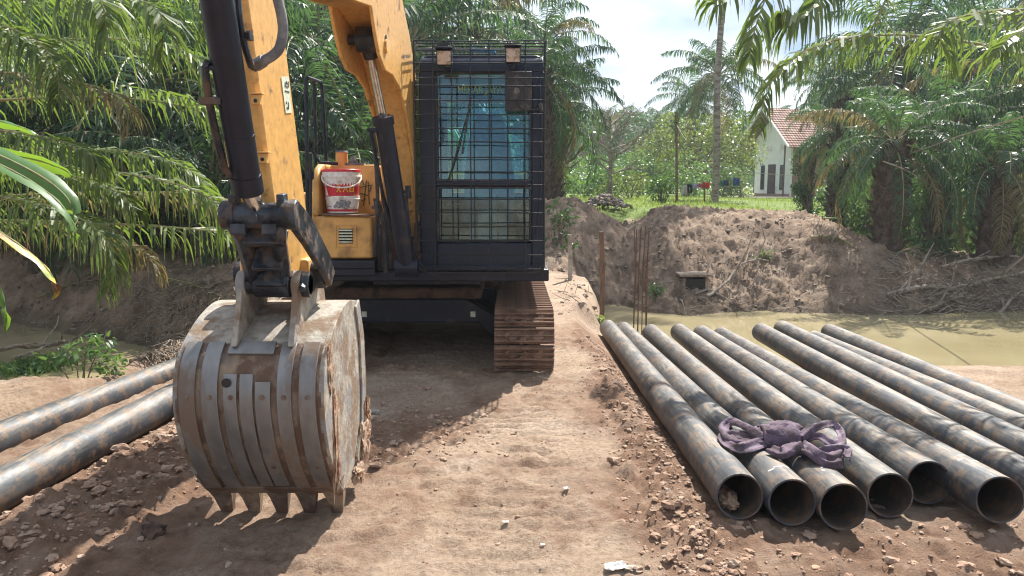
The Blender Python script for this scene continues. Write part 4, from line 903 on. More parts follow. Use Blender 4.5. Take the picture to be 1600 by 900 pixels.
strip(XL + W * .335, XL + W * .655, 12, 15, .014)
strip(XL + .005, XR - .005, 40, len(outf), .010, 'cutting_edge', 'bucket')
# hole plate
for a in (.085, .24, .75, .91, .385, .60):
    for j in ((20, 33) if a in (.24, .91, .60) else (20,)):
        c = Vector((XL + W * a, outf[j][0] - .012, outf[j][1])); nn = Vector((0, outf[j][0] - inn[j][0], outf[j][1] - inn[j][1])).normalized()
        MB().cyl(c, c + nn * .003, .011, n=12).build('plug_weld', M['bucket'], bu)
j = 18; c = Vector((XL + W * .36, outf[j][0] - .016, outf[j][1])); MB().cyl(c, c - Vector((0, .004, 0)), .020, n=14).build('hole_shade_disc', M['hole_shade'], bu)  # raised disc, coloured dark like the shade in a bolt hole
for k in range(5):
    x = XL + .042 + (W - .084) * k / 4; y, z = out_[-1]
    pr = [(y - .075, z + .085), (y - .02, z + .02), (y + .04, z - .05), (y + .09, z - .15), (y + .12, z - .155), (y + .125, z - .08), (y + .10, z + .02), (y + .03, z + .08)]
    mb = MB(); n = len(pr); wid = [.058, .054, .043, .027, .025, .036, .048, .056]
    vs = [(x - w_, a, b_) for (a, b_), w_ in zip(pr, wid)] + [(x + w_, a, b_) for (a, b_), w_ in zip(pr, wid)]
    mb.add(vs, [tuple(range(n)), tuple(range(2 * n - 1, n - 1, -1))] + [(i, i + n, (i + 1) % n + n, (i + 1) % n) for i in range(n)])
    mb.build('tooth', M['bucket'], bu, bevel=.006)
# ears
for px in (383, 468):
    x = P(px, 443, Y=3.42).x
    e = [(3.24, .90), (3.30, 1.02), (3.34, 1.13), (3.36, 1.19), (3.40, 1.215), (3.45, 1.20), (3.49, 1.13), (3.60, 1.07), (3.72, 1.16), (3.80, 1.12), (3.84, 1.0), (3.6, .98)]
    mb = MB().prism(e, x - .013, x + .013); mb.cyl((x - .02, 3.405, 1.15), (x + .02, 3.405, 1.15), .062, n=24); mb.build('ear', M['bucket_dusty'], bu, bevel=.004)
mb = MB(); a = Vector((P(383, 443, Y=3.42).x - .015, 3.405, 1.15)); b_ = Vector((P(468, 443, Y=3.42).x + .055, 3.405, 1.15)); mb.cyl(a, b_, .045, n=20); mb.cyl(b_ - Vector((.03, 0, 0)), b_, .058, n=20); mb.tube([b_ + Vector((-.02, -.05, 0)), b_ + Vector((-.02, -.08, -.01))], [.016, .016], 6); mb.build('bucket_pin', M['greasy'], bu)
# mud caked on the side and on the top
def lump(name, c, s_, mat, parent=None, seed=0, sub=4, amp=.35, freq=2.2, origin=None):
    bm = bmesh.new(); bmesh.ops.create_icosphere(bm, subdivisions=sub, radius=1); vs = []
    for v in bm.verts:
        n = mnoise.fractal(v.co * freq + Vector((seed * 3.1, 0, 0)), .6, 2, 4); q = v.co * (1 + amp * n); vs.append(Vector(c) + Vector((q.x * s_[0], q.y * s_[1], q.z * s_[2])))
    fs = [tuple(v.index for v in f.verts) for f in bm.faces]; bm.free(); return MB().add(vs, fs).build(name, mat, parent, origin=origin)
for i, (c, s_) in enumerate((((XR + .02, 3.93, .24), (.035, .10, .11)), ((XR + .015, 3.8, .12), (.03, .08, .05)), ((XR + .02, 4.0, .36), (.03, .05, .10)), ((XR + .012, 3.35, .45), (.014, .05, .25)), ((XR + .012, 3.28, .80), (.012, .04, .10)), ((XL + W * .64, 3.28, .89), (.022, .02, .014)), ((XL + W * .19, 3.25, .868), (.02, .02, .012)))):
    lump('mud_clump', c, s_, M['mudcake'], bu, i, amp=.42, freq=1.7)

# ------------------------------------------------------------ pails on the tool box
def pail(name, c, r0, r1, h, label, up=True):
    t = thing(name, c, label, 'bucket', 'plastic pails on the excavator')
    mb = MB(); n = 36; q = Vector(c)
    def ring(z, r): return [q + Vector((r * math.cos(2 * math.pi * k / n), r * math.sin(2 * math.pi * k / n), z)) for k in range(n)]
    seq = [(0, r0 * .93), (0.006, r0), (h * .80, r0 + (r1 - r0) * .85), (h * .80, r1 * 1.03), (h * .83, r1 * 1.03), (h * .84, r1 * .985), (h * .93, r1), (h, r1), (h, r1 * .95), (.02, r0 * .94)]
    vs = []; [vs.extend(ring(z, r)) for z, r in seq]; m = len(seq)
    mb.add(vs, [(i * n + k, i * n + (k + 1) % n, (i + 1) * n + (k + 1) % n, (i + 1) * n + k) for i in range(m - 1) for k in range(n)] + [tuple(range(n - 1, -1, -1)), tuple((m - 1) * n + k for k in range(n))])
    mb.build('body', M['white_plastic'], t); return t
def wrap(t, c, z0, z1, r0, r1, a0, a1, mat, name, off=.0015):
    q = Vector(c); n = 24; vs = []
    for k in range(n + 1):
        a = R(a0 + (a1 - a0) * k / n)
        for z, r in ((z0, r0), (z1, r1)):
            vs.append(q + Vector((math.sin(a) * (r + off), -math.cos(a) * (r + off), z)))
    return MB().add(vs, [(2 * k, 2 * k + 2, 2 * k + 3, 2 * k + 1) for k in range(n)]).build(name, mat, t)
pc = P(536, 336, Y=6.47); pc.z = 1.348; rb, rt = .125, .150
t = pail('plastic_pail', pc, .127, .142, .145, 'lower white pail with a grey printed picture, the red lidded pail nested in it')
wrap(t, pc, .018, .036, .129, .131, -75, 100, M['red_plastic'], 'red_stripe')
q = Vector(pc); mb = MB()
for (u, z, r) in ((-.02, .075, .030), (.03, .07, .034), (.01, .11, .028), (.055, .09, .02), (-.05, .06, .015)):
    a = u / .13 + .15; cpt = q + Vector((math.sin(a) * .1355, -math.cos(a) * .1355, z)); d_ = Vector((math.sin(a), -math.cos(a), .08)).normalized(); mb.cyl(cpt, cpt + d_ * .004, r, n=14)
mb.build('printed_picture', M['grey_print'], t)
for k in range(4): wrap(t, pc, .055 + k * .013, .060 + k * .013, .1325, .1330, -58, -30, M['grey_print'], 'fine_print')
pc2 = pc + Vector((-.006, 0, .128))
t = pail('plastic_pail', pc2, .136, .158, .215, 'upper pail with red lid, red band and yellow lettering')
wrap(t, pc2, .012, .125, .1375, .1475, -110, 110, M['red_plastic'], 'red_band')
mb = MB(); a0 = -.75; vs = []
for da, z in ((-.16, .02), (.12, .02), (-.02, .115)): a = a0 + da; r_ = .1385 + .01 * (z - .012) / .11 + .004; vs.append(q + Vector((-.006, 0, .128)) + Vector((math.sin(a) * r_, -math.cos(a) * r_, z)))
mb.add(vs + [v + Vector((0, .004, 0)) for v in vs], [(0, 1, 2), (5, 4, 3), (0, 3, 4, 1), (1, 4, 5, 2), (2, 5, 3, 0)]); mb.build('white_triangle', M['white_plastic'], t)
mb = MB()   # yellow brush-like characters
def stroke(u0, z0_, u1, z1_):
    pts = []
    for k in range(4):
        u = u0 + (u1 - u0) * k / 3; z = z0_ + (z1_ - z0_) * k / 3; a = u / .145; r_ = .1395 + .09 * (z - .012) + .0015
        pts.append(pc2 + Vector((math.sin(a) * r_, -math.cos(a) * r_, z)))
    mb.tube(pts, .0042, 5)
for ox, st in ((-.01, ((0, .05, .035, .09), (0, .09, .035, .05), (.005, .098, .03, .098))), (.045, ((0, .05, .018, .095), (.018, .095, .036, .05), (.006, .07, .03, .07))), (.10, ((0, .05, 0, .098), (0, .098, .035, .098), (.035, .098, .035, .05), (0, .075, .035, .075), (0, .055, .035, .055)))):
    for a, b_, c, d in st: stroke(ox + a, b_, ox + c, d)
mb.build('lettering', M['yellow_print'], t)
mb = MB(); mb.cyl(pc2 + Vector((0, 0, .213)), pc2 + Vector((0, 0, .232)), .162, .160, 36); mb.cyl(pc2 + Vector((0, 0, .232)), pc2 + Vector((0, 0, .236)), .150, .148, 36); mb.build('lid', M['red_plastic'], t, bevel=.002)
pts = [pc2 + Vector((math.sin(a) * (.165 + .035 * math.sin((a + 1.0) * 1.2)), -math.cos(a) * .17, .185 - .10 * math.sin((a + 1.25) / 2.9 * math.pi))) for a in [(-1.25 + 2.9 * k / 16) for k in range(17)]]
MB().tube(pts, .0065, 8).build('handle', M['white_plastic'], t)

# ------------------------------------------------------------ steel pipes
RO, RI = .1095, .1015
def pipe(a, b, label, group, seg=6, mouth=True):
    a, b = Vector(a), Vector(b); c = (a + b) / 2
    t = thing('steel_pipe', c, label, 'pipe', group)
    mb = MB(); mb.pipe(a, b, RO, RI, 44, seg); n = 44; k = (seg + 1) * n
    o = mb.build('pipe_wall', [M['pipe'], M['pipe_in']], t)
    me = o.data; nf = (seg) * n
    # inner faces
    for i, p in enumerate(me.polygons):
        if nf + n <= i < nf + n + nf: p.material_index = 1
    return t
GR = 'steel pipes laid beside the road'
near4 = [(1156, 776, 3.42, 'leftmost long steel pipe of the right row, its near end holding a lump of mud'), (1238, 785, 3.36, 'second steel pipe from the left, faint white paint dashes near its mouth'), (1318, 792, 3.32, 'third steel pipe from the left, its mouth lowest of all'),
        (1391, 774, 3.52, 'fourth steel pipe from the left, banded by leaf shadows near its mouth'), (1451, 754, 3.66, 'fifth steel pipe from the left, rusty brown, its mouth set back'), (1563, 781, 3.36, 'sixth steel pipe from the left, blue grey, rightmost of the visible mouths')]
far = [(950, 513, 9.7), (974, 516, 9.75), (1017, 520, 9.6), (1061, 519, 9.6), (1096, 521, 9.8), (1127, 524, 9.9)]
ROW = []
def gz_(x, y): return max(Hz(x, y), -.25) + RO
for (a, b_, Yn, lb), (c, d, Yf) in zip(near4, far):
    p, q = P(a, b_, Y=Yn), P(c, d, Y=Yf); ROW.append((p, q)); pipe(p, q, lb, GR)
for i, (f, n_, lb) in enumerate([((1189, 519, 9.2), (1640, 772, 3.75), 'thick dark steel pipe lying raised, just right of the sixth pipe'), ((1222, 514, 9.7), (1650, 728, 4.1), 'blue grey steel pipe squeezed behind the raised dark pipe on the right'),
                               ((1272, 530, 9.6), (1668, 706, 4.45), 'second steel pipe from the muddy water on the right'), ((1296, 519, 9.8), (1690, 690, 4.75), 'outermost steel pipe of the right row, lying nearest the muddy water')]):
    p, q = P(n_[0], n_[1], Y=n_[2]), P(f[0], f[1], Y=f[2]); p = p + (p - q).normalized() * (.0); ROW.append((p, q)); pipe(p, q, lb, GR)
ax_ = (Vector((-2.47, 3.66, .08)), Vector((-2.30, 5.05, .10))); d_ = (ax_[1] - ax_[0]).normalized()
pB = (P(0, 766, Y=3.68), P(268, 626, Y=5.15)); d_ = (pB[1] - pB[0]).normalized(); pipe(pB[0] - d_ * 3.6, pB[1] + d_ * .85, 'near steel pipe left of the bucket, broad blue grey and dusty', 'steel pipes left of the bucket')
pA = (P(0, 686, Y=4.65), P(268, 582, Y=6.5)); d_ = (pA[1] - pA[0]).normalized(); pipe(pA[0] - d_ * 3.3, pA[1] + d_ * .8, 'rear steel pipe left of the bucket, brown and dull, next to the creek', 'steel pipes left of the bucket')
# mud inside the first mouth, paint dashes
p, q = ROW[0]; d_ = (q - p).normalized()
tag(lump('mud_lump', p + d_ * .16 + Vector((-.03, 0, -.055)), (.05, .12, .04), M['mudcake'], None, 3, origin=p + d_ * .16), 'lump of dried mud lying inside the leftmost pipe mouth', 'mud')
def dash(pipe_i, s, ang, ln, w_, mat=None, name='paint_mark'):
    p, q = ROW[pipe_i]; d = (q - p).normalized(); u = d.cross(Vector((0, 0, 1))).normalized(); v = u.cross(d); m = 5; vs = []
    for k in range(m + 1):
        a = R(ang) + ln * (k / m - .5) / RO; c = p + d * s + (u * math.sin(a) + v * math.cos(a)) * (RO + .001)
        vs += [c - d * w_ / 2, c + d * w_ / 2]
    return vs, [(2 * k, 2 * k + 1, 2 * k + 3, 2 * k + 2) for k in range(m)]
roots = [o for o in COL.objects if o.name.startswith('steel_pipe')]
for i, lst in ((1, ((.17, -25, .03, .012), (.19, -5, .04, .012), (.21, 18, .04, .01))), (5, ((.26, 5, .05, .012), (.36, 0, .03, .01), (.30, -20, .02, .02))), (2, ((.20, -12, .012, .02), (.24, -8, .012, .02)))):
    mb = MB()
    for a in lst: mb.add(*dash(i, *a))
    mb.build('paint_mark', M['white_plastic'], roots[i])
p, q = ROW[0]
mb = MB(); rnd = random.Random(5)
for k in range(9):
    if k in (4, 5): continue
    mb.add(*dash(0, .22 + k * .035, -8, .02, .004)); mb.add(*dash(0, .232 + k * .035, -12 + rnd.uniform(0, 8), .004, .02))
mb.build('stencil_print', M['ink'], roots[0])
# timber bearers under the row
for i, y in enumerate((4.9,)):
    pass

# ------------------------------------------------------------ purple sling knotted over the pipes
sl = thing('lifting_sling', P(1225, 690, Y=4.3), 'faded purple lifting sling tied in a fat knot across the pipes', 'sling')
def S(px, py, up=0, y=None):
    """a point just above the pipe row at that place"""
    v = P(px, py, z=.25 + up); return v
def band(pts, w_, th=.16, name='strap', mat=None, seed=0, tw=None):
    c = cr_([Vector(p) for p in pts], 6); m = len(c); w_ *= 1.6; vs = []; K = 11
    for i, p in enumerate(c):
        t_ = (c[min(i + 1, m - 1)] - c[max(i - 1, 0)]); t_ = t_.normalized() if t_.length > 1e-6 else Vector((1, 0, 0))
        up = Vector((.25 * math.sin(seed), -.5 + .3 * math.sin(i * .25 + seed), .9)).normalized(); s_ = t_.cross(up).normalized(); u_ = s_.cross(t_)
        ww = w_ * (.8 + .25 * mnoise.noise(Vector((i * .22, seed, 0))))
        top = []; bot = []
        for k in range(K):
            q = 2 * k / (K - 1) - 1; h = .007 * math.sin(q * 4.2 + seed * 1.7 + i * .16) + .014 * (1 - q * q) + .004 * mnoise.noise(p * 40 + Vector((k, 0, 0)))
            b0 = p + s_ * ww * q + u_ * h; top.append(b0); bot.append(b0 - u_ * .007)
        vs += top + bot[::-1]
    R2 = 2 * K; fs = [(R2 * i + k, R2 * i + (k + 1) % R2, R2 * (i + 1) + (k + 1) % R2, R2 * (i + 1) + k) for i in range(m - 1) for k in range(R2)] + [tuple(range(R2)), tuple((m - 1) * R2 + k for k in range(R2 - 1, -1, -1))]
    return MB().add(vs, fs).build(name, M['sling'], sl, ang=50)
kc = S(1218, 685, .0)
lump('knot', kc + Vector((0, 0, .0)), (.15, .10, .085), M['sling'], sl, 1, amp=.22, freq=1.6)
for i, (dx, tilt, rr) in enumerate(((-.075, 20, .085), (-.035, 32, .096), (.005, 14, .100), (.045, -10, .095), (.08, -30, .082))):
    pts = []
    for k in range(13):
        a = 2 * math.pi * k / 12; x = dx + .03 * math.sin(a) * math.tan(R(tilt)) * 1.5
        pts.append(kc + Vector((x, math.cos(a) * rr * 1.0, math.sin(a) * rr * .78)))
    c = cr_(pts, 3); mb = MB(); n = len(c); vs = []
    for k, p in enumerate(c):
        rad = (p - kc - Vector((dx, 0, 0))).normalized(); wv = Vector((1, 0, .25 * math.sin(i))).normalized() * .042
        for w_, h_ in ((-1, 0), (-.9, .006), (0, .009), (.9, .006), (1, 0)): vs.append(p + wv * w_ + rad * h_)
    mb.add(vs, [(5 * k + j, 5 * k + j + 1, 5 * k + j + 6, 5 * k + j + 5) for k in range(n - 1) for j in range(4)]); mb.build('strap', M['sling'], sl)
band([S(1195, 685, .02), S(1170, 668, .05), S(1145, 660, .03), S(1132, 672, .0), S(1150, 690, .0), S(1192, 692, .0)], .026, .35, seed=1)
band([S(1195, 690, .0), S(1155, 700, .0), S(1134, 690, -.02), S(1140, 678, 0), S(1190, 684, .02)], .028, .3, seed=3)
band([S(1250, 684, .03), S(1272, 668, .06), S(1296, 662, .05), S(1312, 672, .02), S(1314, 690, 0), S(1300, 694, .02), S(1280, 682, .03), S(1252, 688, .0)], .020, .35, seed=4)
band([S(1242, 698, .0), S(1262, 705, .01), S(1280, 715, .01), S(1296, 724, .0), S(1312, 722, .0)], .024, .25, seed=6)
band([S(1258, 692, .0), S(1278, 706, .03), S(1298, 714, .02), S(1312, 708, .01)], .022, .3, seed=7)
band([S(1280, 704, .02), S(1302, 700, .03), S(1324, 702, .01), S(1322, 716, .0)], .020, .25, seed=8)
band([S(1205, 702, .0), S(1222, 708, .01), S(1236, 700, .02), S(1250, 694, .03)], .026, .3, seed=10)

# ------------------------------------------------------------ posts, rebar, culvert, drum
def post(name, px, pt, pbm, Y, r, mat, label, cat='post', lean=0, n=4):
    a, b_ = P(px, pbm, Y=Y), P(px + lean, pt, Y=Y); o = MB().tube([a + Vector((0, 0, -.25)), a.lerp(b_, .5) + Vector((r * .3, 0, 0)), b_], [r, r, r * .95], n).build(name, mat, origin=a, smooth=False, bevel=.004); return tag(o, label, cat)
post('concrete_post', 890, 366, 446, 12.6, .045, M['concrete'], 'grey concrete post standing beside the cab at the end of the dirt road')
post('wooden_post', 940.5, 362, 492, 10.9, .045, M['wood'], 'brown wooden post on the road edge left of the rebar frames', lean=-1)
# bands on the post
for k, (px, a, b_, cxx) in enumerate(((993.5, 345, 512, 'left rusty rebar frame of thin upright bars standing in the mud before the gully'), (1007, 350, 503, 'right rusty rebar frame of thin upright bars, closest to the earth bank'))):
    Y = 11.3 + .4 * k; base = P(px, b_, Y=Y); top = P(px - 2 + 2 * k, a, Y=Y); t = thing('rebar_frame', base, cxx, 'rebar', 'rebar frames at the pond edge')
    rnd = random.Random(k); bars = MB(); hh = top.z - base.z
    for sx, sy in ((-.035, 0), (.035, 0), (-.02, .12), (.045, .12)):
        bars.tube([base + Vector((sx, sy, -.3)), base + Vector((sx + rnd.uniform(-.02, .02), sy, hh * .5)), base + Vector((sx + rnd.uniform(-.03, .03), sy, hh * rnd.uniform(.85, 1.03)))], .0075, 6)
    bars.build('upright_bars', M['rebar'], t)
    tie = MB()
    for z in (.25, .42, .66, .9): q = base + Vector((0, 0, z)); tie.tube([q + Vector((-.04, 0, 0)), q + Vector((.04, 0, .005)), q + Vector((.05, .12, 0)), q + Vector((-.02, .12, 0)), q + Vector((-.04, 0, 0))], .005, 5)
    tie.build('tie_loops', M['rebar'], t)
a = P(920, 443, Y=12.9); tag(MB().pipe(a + Vector((0, 0, -.1)), a + Vector((0, 0, .26)), .115, .105, 24).build('drum', M['rebar'], origin=a), 'dark rusty pipe stub standing upright at the end of the road', 'pipe stub')
def G(px, py, up=.03):
    """walk the ray of a photo pixel to the ground"""
    d = P(px, py, Y=1) - Vector((0, 0, CAMH)); t = 2.0
    while t < 60:
        v = Vector((0, 0, CAMH)) + d * t
        if v.z <= Hz(v.x, v.y): break
        t += .15 if t < 25 else .5
    lo, hi = t - (.15 if t < 25 else .5), t
    for _ in range(6):
        m_ = (lo + hi) / 2; v = Vector((0, 0, CAMH)) + d * m_
        if v.z <= Hz(v.x, v.y): hi = m_
        else: lo = m_
    v.z += up; return v
# culvert
yq = G(1080, 440, 0).y - .12; c = P(1085, 445, Y=yq); t = thing('culvert', c, 'low concrete culvert mouth with a dark square opening in the far mud bank', 'culvert')
cb_ = P(1078, 431, Y=yq - .12)
MB().box((c.x, c.y + .3, cb_.z), (.62, .8, .05)).build('slab', M['mudclod'], t, bevel=.01)
MB().box((c.x - .20, c.y + .35, c.z - .05), (.07, .7, .36))  .build('side_wall', M['mudclod'], t, bevel=.01); MB().box((c.x + .24, c.y + .35, c.z - .05), (.07, .7, .36))  .build('side_wall', M['mudclod'], t, bevel=.01)
MB().box((c.x + .02, c.y + .25, c.z - .06), (.38, .5, .34)).build('opening', M['hole_shade'], t)  # solid near-black block, painted as the shade within the culvert mouth

# ------------------------------------------------------------ driftwood, sticks, roots
def branch(pts, r, label, seed=0, twigs=3, mat='deadwood', name='dead_branch', group=None):
    rnd = random.Random(seed); pts = [Vector(p) for p in pts]; c = cr_(pts, 5); mb = MB()
    c = [v + Vector((rnd.uniform(-1, 1), rnd.uniform(-1, 1), rnd.uniform(-1, 1))) * r * .5 for v in c]
    mb.tube(c, [r * (1 - .65 * i / len(c)) for i in range(len(c))], 7)
    for k in range(twigs):
        i = rnd.randint(2, len(c) - 2); d = (c[i] - c[i - 1]).normalized(); s = Vector((rnd.uniform(-1, 1), rnd.uniform(-1, 1), rnd.uniform(0, 1))).normalized()
        l_ = rnd.uniform(6, 18) * r; mb.tube([c[i], c[i] + (d + s).normalized() * l_, c[i] + (d * .7 + s * 1.2).normalized() * l_ * 1.8], [r * .5, r * .35, r * .12], 5)
    return tag(mb.build(name, M[mat], origin=c[0]), label, 'branch', group)
branch([G(1105, 466), G(1130, 452, .1), G(1165, 428, .25), G(1200, 415, .1)], .035, 'long pale branch leaning up the bank right of the culvert', 1)
branch([G(1086, 462), G(1110, 458, .06), G(1150, 480, .05), G(1180, 493)], .022, 'thin dark branch curving down to the water below the culvert', 2)
branch([G(1062, 468, .0), G(1066, 482, .12), G(1074, 500, 0)], .015, 'short reddish stick upright in the mud left of the culvert foot', 3, 0)
branch([G(1104, 458, .3), G(1107, 440, .3), G(1105, 430, .2)], .022, 'pale splintered stub at the culvert\'s right corner', 4, 1)
branch([G(1125, 440, .2), G(1135, 460, .12), G(1144, 478, 0)], .013, 'thin pinkish stick crossing the long pale branch', 5, 0)
branch([G(1385, 470, .1), G(1440, 458, .12), G(1500, 460, .14), G(1600, 440, .2), G(1680, 430, .2)], .055, 'thick grey trunk lying along the right bank above the water', 6, 3)
branch([G(1448, 490, .05), G(1480, 478, .1), G(1520, 486, .1)], .05, 'curved dark root loop at the water line on the right bank', 7, 4, 'bark')
branch([G(1470, 432, .2), G(1540, 420, .25), G(1640, 424, .25)], .035, 'grey branch running to the right edge above the thick trunk', 8, 3)
branch([G(1560, 492, .04), G(1580, 476, .12), G(1598, 462, .1)], .035, 'broken pale branch end poking up at the right edge', 9, 2)
rnd = random.Random(77); mb = MB()
for i in range(900):
    px, py = rnd.choice(((rnd.uniform(1380, 1640), rnd.uniform(400, 494)), (rnd.uniform(1430, 1640), rnd.uniform(440, 494)), (rnd.uniform(1000, 1420), rnd.uniform(400, 492)), (rnd.uniform(880, 1420), rnd.uniform(335, 492))))
    p = G(px, py, .02); a = rnd.uniform(0, 6.28); l_ = rnd.uniform(.15, .7 if px > 1380 else .3); r_ = rnd.uniform(.004, .014 if px > 1380 else .007)
    d = Vector((math.cos(a), math.sin(a) * .6, rnd.uniform(-.3, .55))).normalized(); b_ = Vector((rnd.uniform(-.1, .1), 0, rnd.uniform(-.05, .12)))
    mb.tube([p, p + d * l_ * .5 + b_, p + d * l_], [r_, r_ * .8, r_ * .3], 5, False)
tag(mb.build('brushwood', M['deadwood']), 'tangle of dead roots and sticks on the far bank', 'brushwood', kind='stuff')
# left creek
branch([P(-20, 548, z=-.74), P(30, 542, z=-.62), P(75, 538, z=-.66), P(100, 532, z=-.55)], .035, 'bleached branch lying in the left creek near the photo edge', 11, 3)
branch([P(25, 560, z=-.76), P(45, 552, z=-.6), P(80, 540, z=-.68), P(118, 530, z=-.6)], .028, 'bleached forked branch in the left creek beside the green tuft', 12, 2)
branch([G(165, 566, .0), G(165, 552, .18), G(167, 535, .2)], .018, 'short dead stump stick at the left mud bank\'s edge', 13, 0)
branch([G(322, 462, .1), G(345, 455, .12), G(372, 448, .14)], .03, 'dark stick on the left mud bank beside the bucket ear', 14, 1, 'bark')
mb = MB(); rnd = random.Random(31)
for i in range(1100):
    if i < 800: px, py = rnd.gauss(285, 55), rnd.uniform(440, 562)
    else: px, py = rnd.uniform(20, 380), rnd.uniform(410, 560)
    p = G(px, py, .01)
    if p.z < WATER + .03: continue
    a = rnd.gauss(.9, .7); l_ = rnd.uniform(.1, .42); d = Vector((math.cos(a), -math.sin(a) * .8, rnd.uniform(-.2, .3))).normalized(); r_ = rnd.uniform(.003, .006)
    mb.tube([p, p + d * l_ * .5 + Vector((0, 0, .03)), p + d * l_ + Vector((0, 0, -.03))], [r_, r_, r_ * .5], 4, False)
tag(mb.build('dry_straw', M['deadwood']), 'dry straw and stalks strewn on the left mud bank', 'straw', kind='stuff')

# ------------------------------------------------------------ clods, stones, litter
def clods(name, pts, label, mat, seed=0, kind='stuff'):
    rnd = random.Random(seed); mb = MB(); bm = bmesh.new(); bmesh.ops.create_icosphere(bm, subdivisions=2, radius=1); base = [v.co.copy() for v in bm.verts]; fs = [tuple(v.index for v in f.verts) for f in bm.faces]; bm.free()
    for (x, y, s) in pts:
        z = Hz(x, y); q = Vector((rnd.random() * 90, 0, 0)); sx, sy, sz = s * rnd.uniform(.7, 1.3), s * rnd.uniform(.7, 1.3), s * rnd.uniform(.4, .75); rot = Matrix.Rotation(rnd.random() * 6, 3, 'Z')
        mb.add([Vector((x, y, z + sz * .35)) + rot @ Vector((v.x * sx, v.y * sy, v.z * sz)) * (1 + .8 * mnoise.noise(v * 1.9 + q)) for v in base], fs)
    o = mb.build(name, mat, smooth=True, ang=25); return tag(o, label, 'soil', kind=kind)
rnd = random.Random(1); pts = []
for i in range(1900):
    y = 2.6 + 5.5 * rnd.random() ** 1.3; x = .80 + (y - 3.4) * .04 + rnd.gauss(0, .12); pts.append((x, y, rnd.expovariate(190) + .003))
for i in range(1900):
    y = 2.2 + 3.8 * rnd.random(); x = -2.12 + (y - 3.6) * .13 + rnd.gauss(.05, .18); pts.append((x, y, rnd.expovariate(170) + .003))
for i in range(800): pts.append((rnd.uniform(-2.2, 2.6), 2.3 + 5 * rnd.random() ** 1.5, abs(rnd.gauss(0, .005)) + .002))
for i in range(420): pts.append((rnd.gauss(-.65, .25), rnd.gauss(4.8, .35), rnd.expovariate(180) + .003))
for i in range(420): pts.append((rnd.uniform(.8, 2.8), rnd.uniform(2.4, 3.5), rnd.expovariate(180) + .003))
pts = [p for p in pts if not (.98 < p[0] < 2.4 and p[1] > 3.4)]
clods('loose_soil', pts, 'crumbled reddish soil scattered on the road', M['clod'], 2)
rnd = random.Random(9); pts = []
for i in range(900):
    q = G(rnd.uniform(860, 1420), rnd.uniform(330, 492), 0)
    if q.z > WATER + .05: pts.append((q.x, q.y, rnd.expovariate(90) + .006))
for i in range(800):
    q = G(rnd.uniform(20, 380), rnd.uniform(400, 570), 0)
    if q.z > WATER + .05: pts.append((q.x, q.y, rnd.expovariate(90) + .006))
clods('mud_clods', pts, 'grey brown mud clods on the creek banks', M['mudclod'], 5)
for i, (px, py, s, lb, mt, nm, ct) in enumerate([(240, 838, (.055, .035, .045), 'dark broken clod sticking up left of the bucket teeth', 'belly', 'earth_clod', 'clod'), (585, 645, (.045, .03, .014), 'pale flat stone on the shaded ground right of the bucket', 'concrete', 'stone', 'stone'), (1066, 480, (.0, .0, .0), '', 'stone', '', ''),
        (985, 888, (.028, .02, .006), 'pinkish flat stone beside the crumpled white litter', 'concrete', 'stone', 'stone'), (1045, 768, (.016, .012, .008), 'small grey stone on the road left of the first pipe', 'stone', 'stone', 'stone'), (1275, 888, (.022, .018, .006), 'small orange stone at the bottom right foreground', 'mudcake', 'stone', 'stone')]):
    if not lb: continue
    q = G(px, py, s[2] * .4); tag(lump(nm, q, s, M[mt], None, i + 20, 3, .5, 1.8, origin=q), lb, ct)
def litter(px, py, s, label, seed):
    q = G(px, py, .008); rr = np.random.default_rng(seed); n = 7; vs = []
    for i in range(n):
        for j in range(n): vs.append(q + Vector(((i / (n - 1) - .5) * s * 1.6 + rr.normal(0, s * .06), (j / (n - 1) - .5) * s + rr.normal(0, s * .06), abs(rr.normal(0, s * .16)))))
    o = MB().add(vs, [(i * n + j, i * n + j + 1, (i + 1) * n + j + 1, (i + 1) * n + j) for i in range(n - 1) for j in range(n - 1)]).build('plastic_scrap', M['white_plastic'], origin=q, smooth=False)
    tag(o, label, 'litter')
litter(962, 889, .055, 'crumpled white plastic scrap at the bottom of the photo', 1); litter(790, 818, .018, 'small white paper scrap in the middle of the road', 2); litter(848, 853, .012, 'tiny white plastic chip right of the bucket shadow', 3)
litter(885, 765, .02, 'white chip beside dark clods left of the pipes', 4)
mb = MB(); a, b_ = P(1165, 808, z=.03), P(1183, 838, z=.02); tag(MB().tube([a, b_], .005, 5).build('bamboo_stick', M['straw'], origin=b_), 'thin yellow stick poking from under the leftmost pipe mouth', 'stick')

# ------------------------------------------------------------ rubble heap by the lawn
rnd = random.Random(13); c = G(945, 326, 0) + Vector((0, 0, .05)); mb = MB(); bm = bmesh.new(); bmesh.ops.create_icosphere(bm, subdivisions=1, radius=1); base = [v.co.copy() for v in bm.verts]; fs = [tuple(v.index for v in f.verts) for f in bm.faces]; bm.free()
for i in range(170):
    u = rnd.gauss(0, .33); v_ = rnd.gauss(0, .3); h = max(0, .42 * (1 - abs(u) / .75) * (1 - abs(v_) / .9)) * rnd.random() ** .5; s = rnd.uniform(.035, .085)
    rot = Matrix.Rotation(rnd.random() * 6, 3, Vector((rnd.random(), rnd.random(), rnd.random())).normalized())
    mb.add([c + Vector((u, v_, h)) + rot @ Vector((v.x * s * 1.4, v.y * s, v.z * s * .6)) for v in base], fs)
tag(mb.build('rubble_heap', M['stone'], smooth=False), 'low heap of broken dark stones on the lawn edge above the road', 'rubble', kind='stuff')

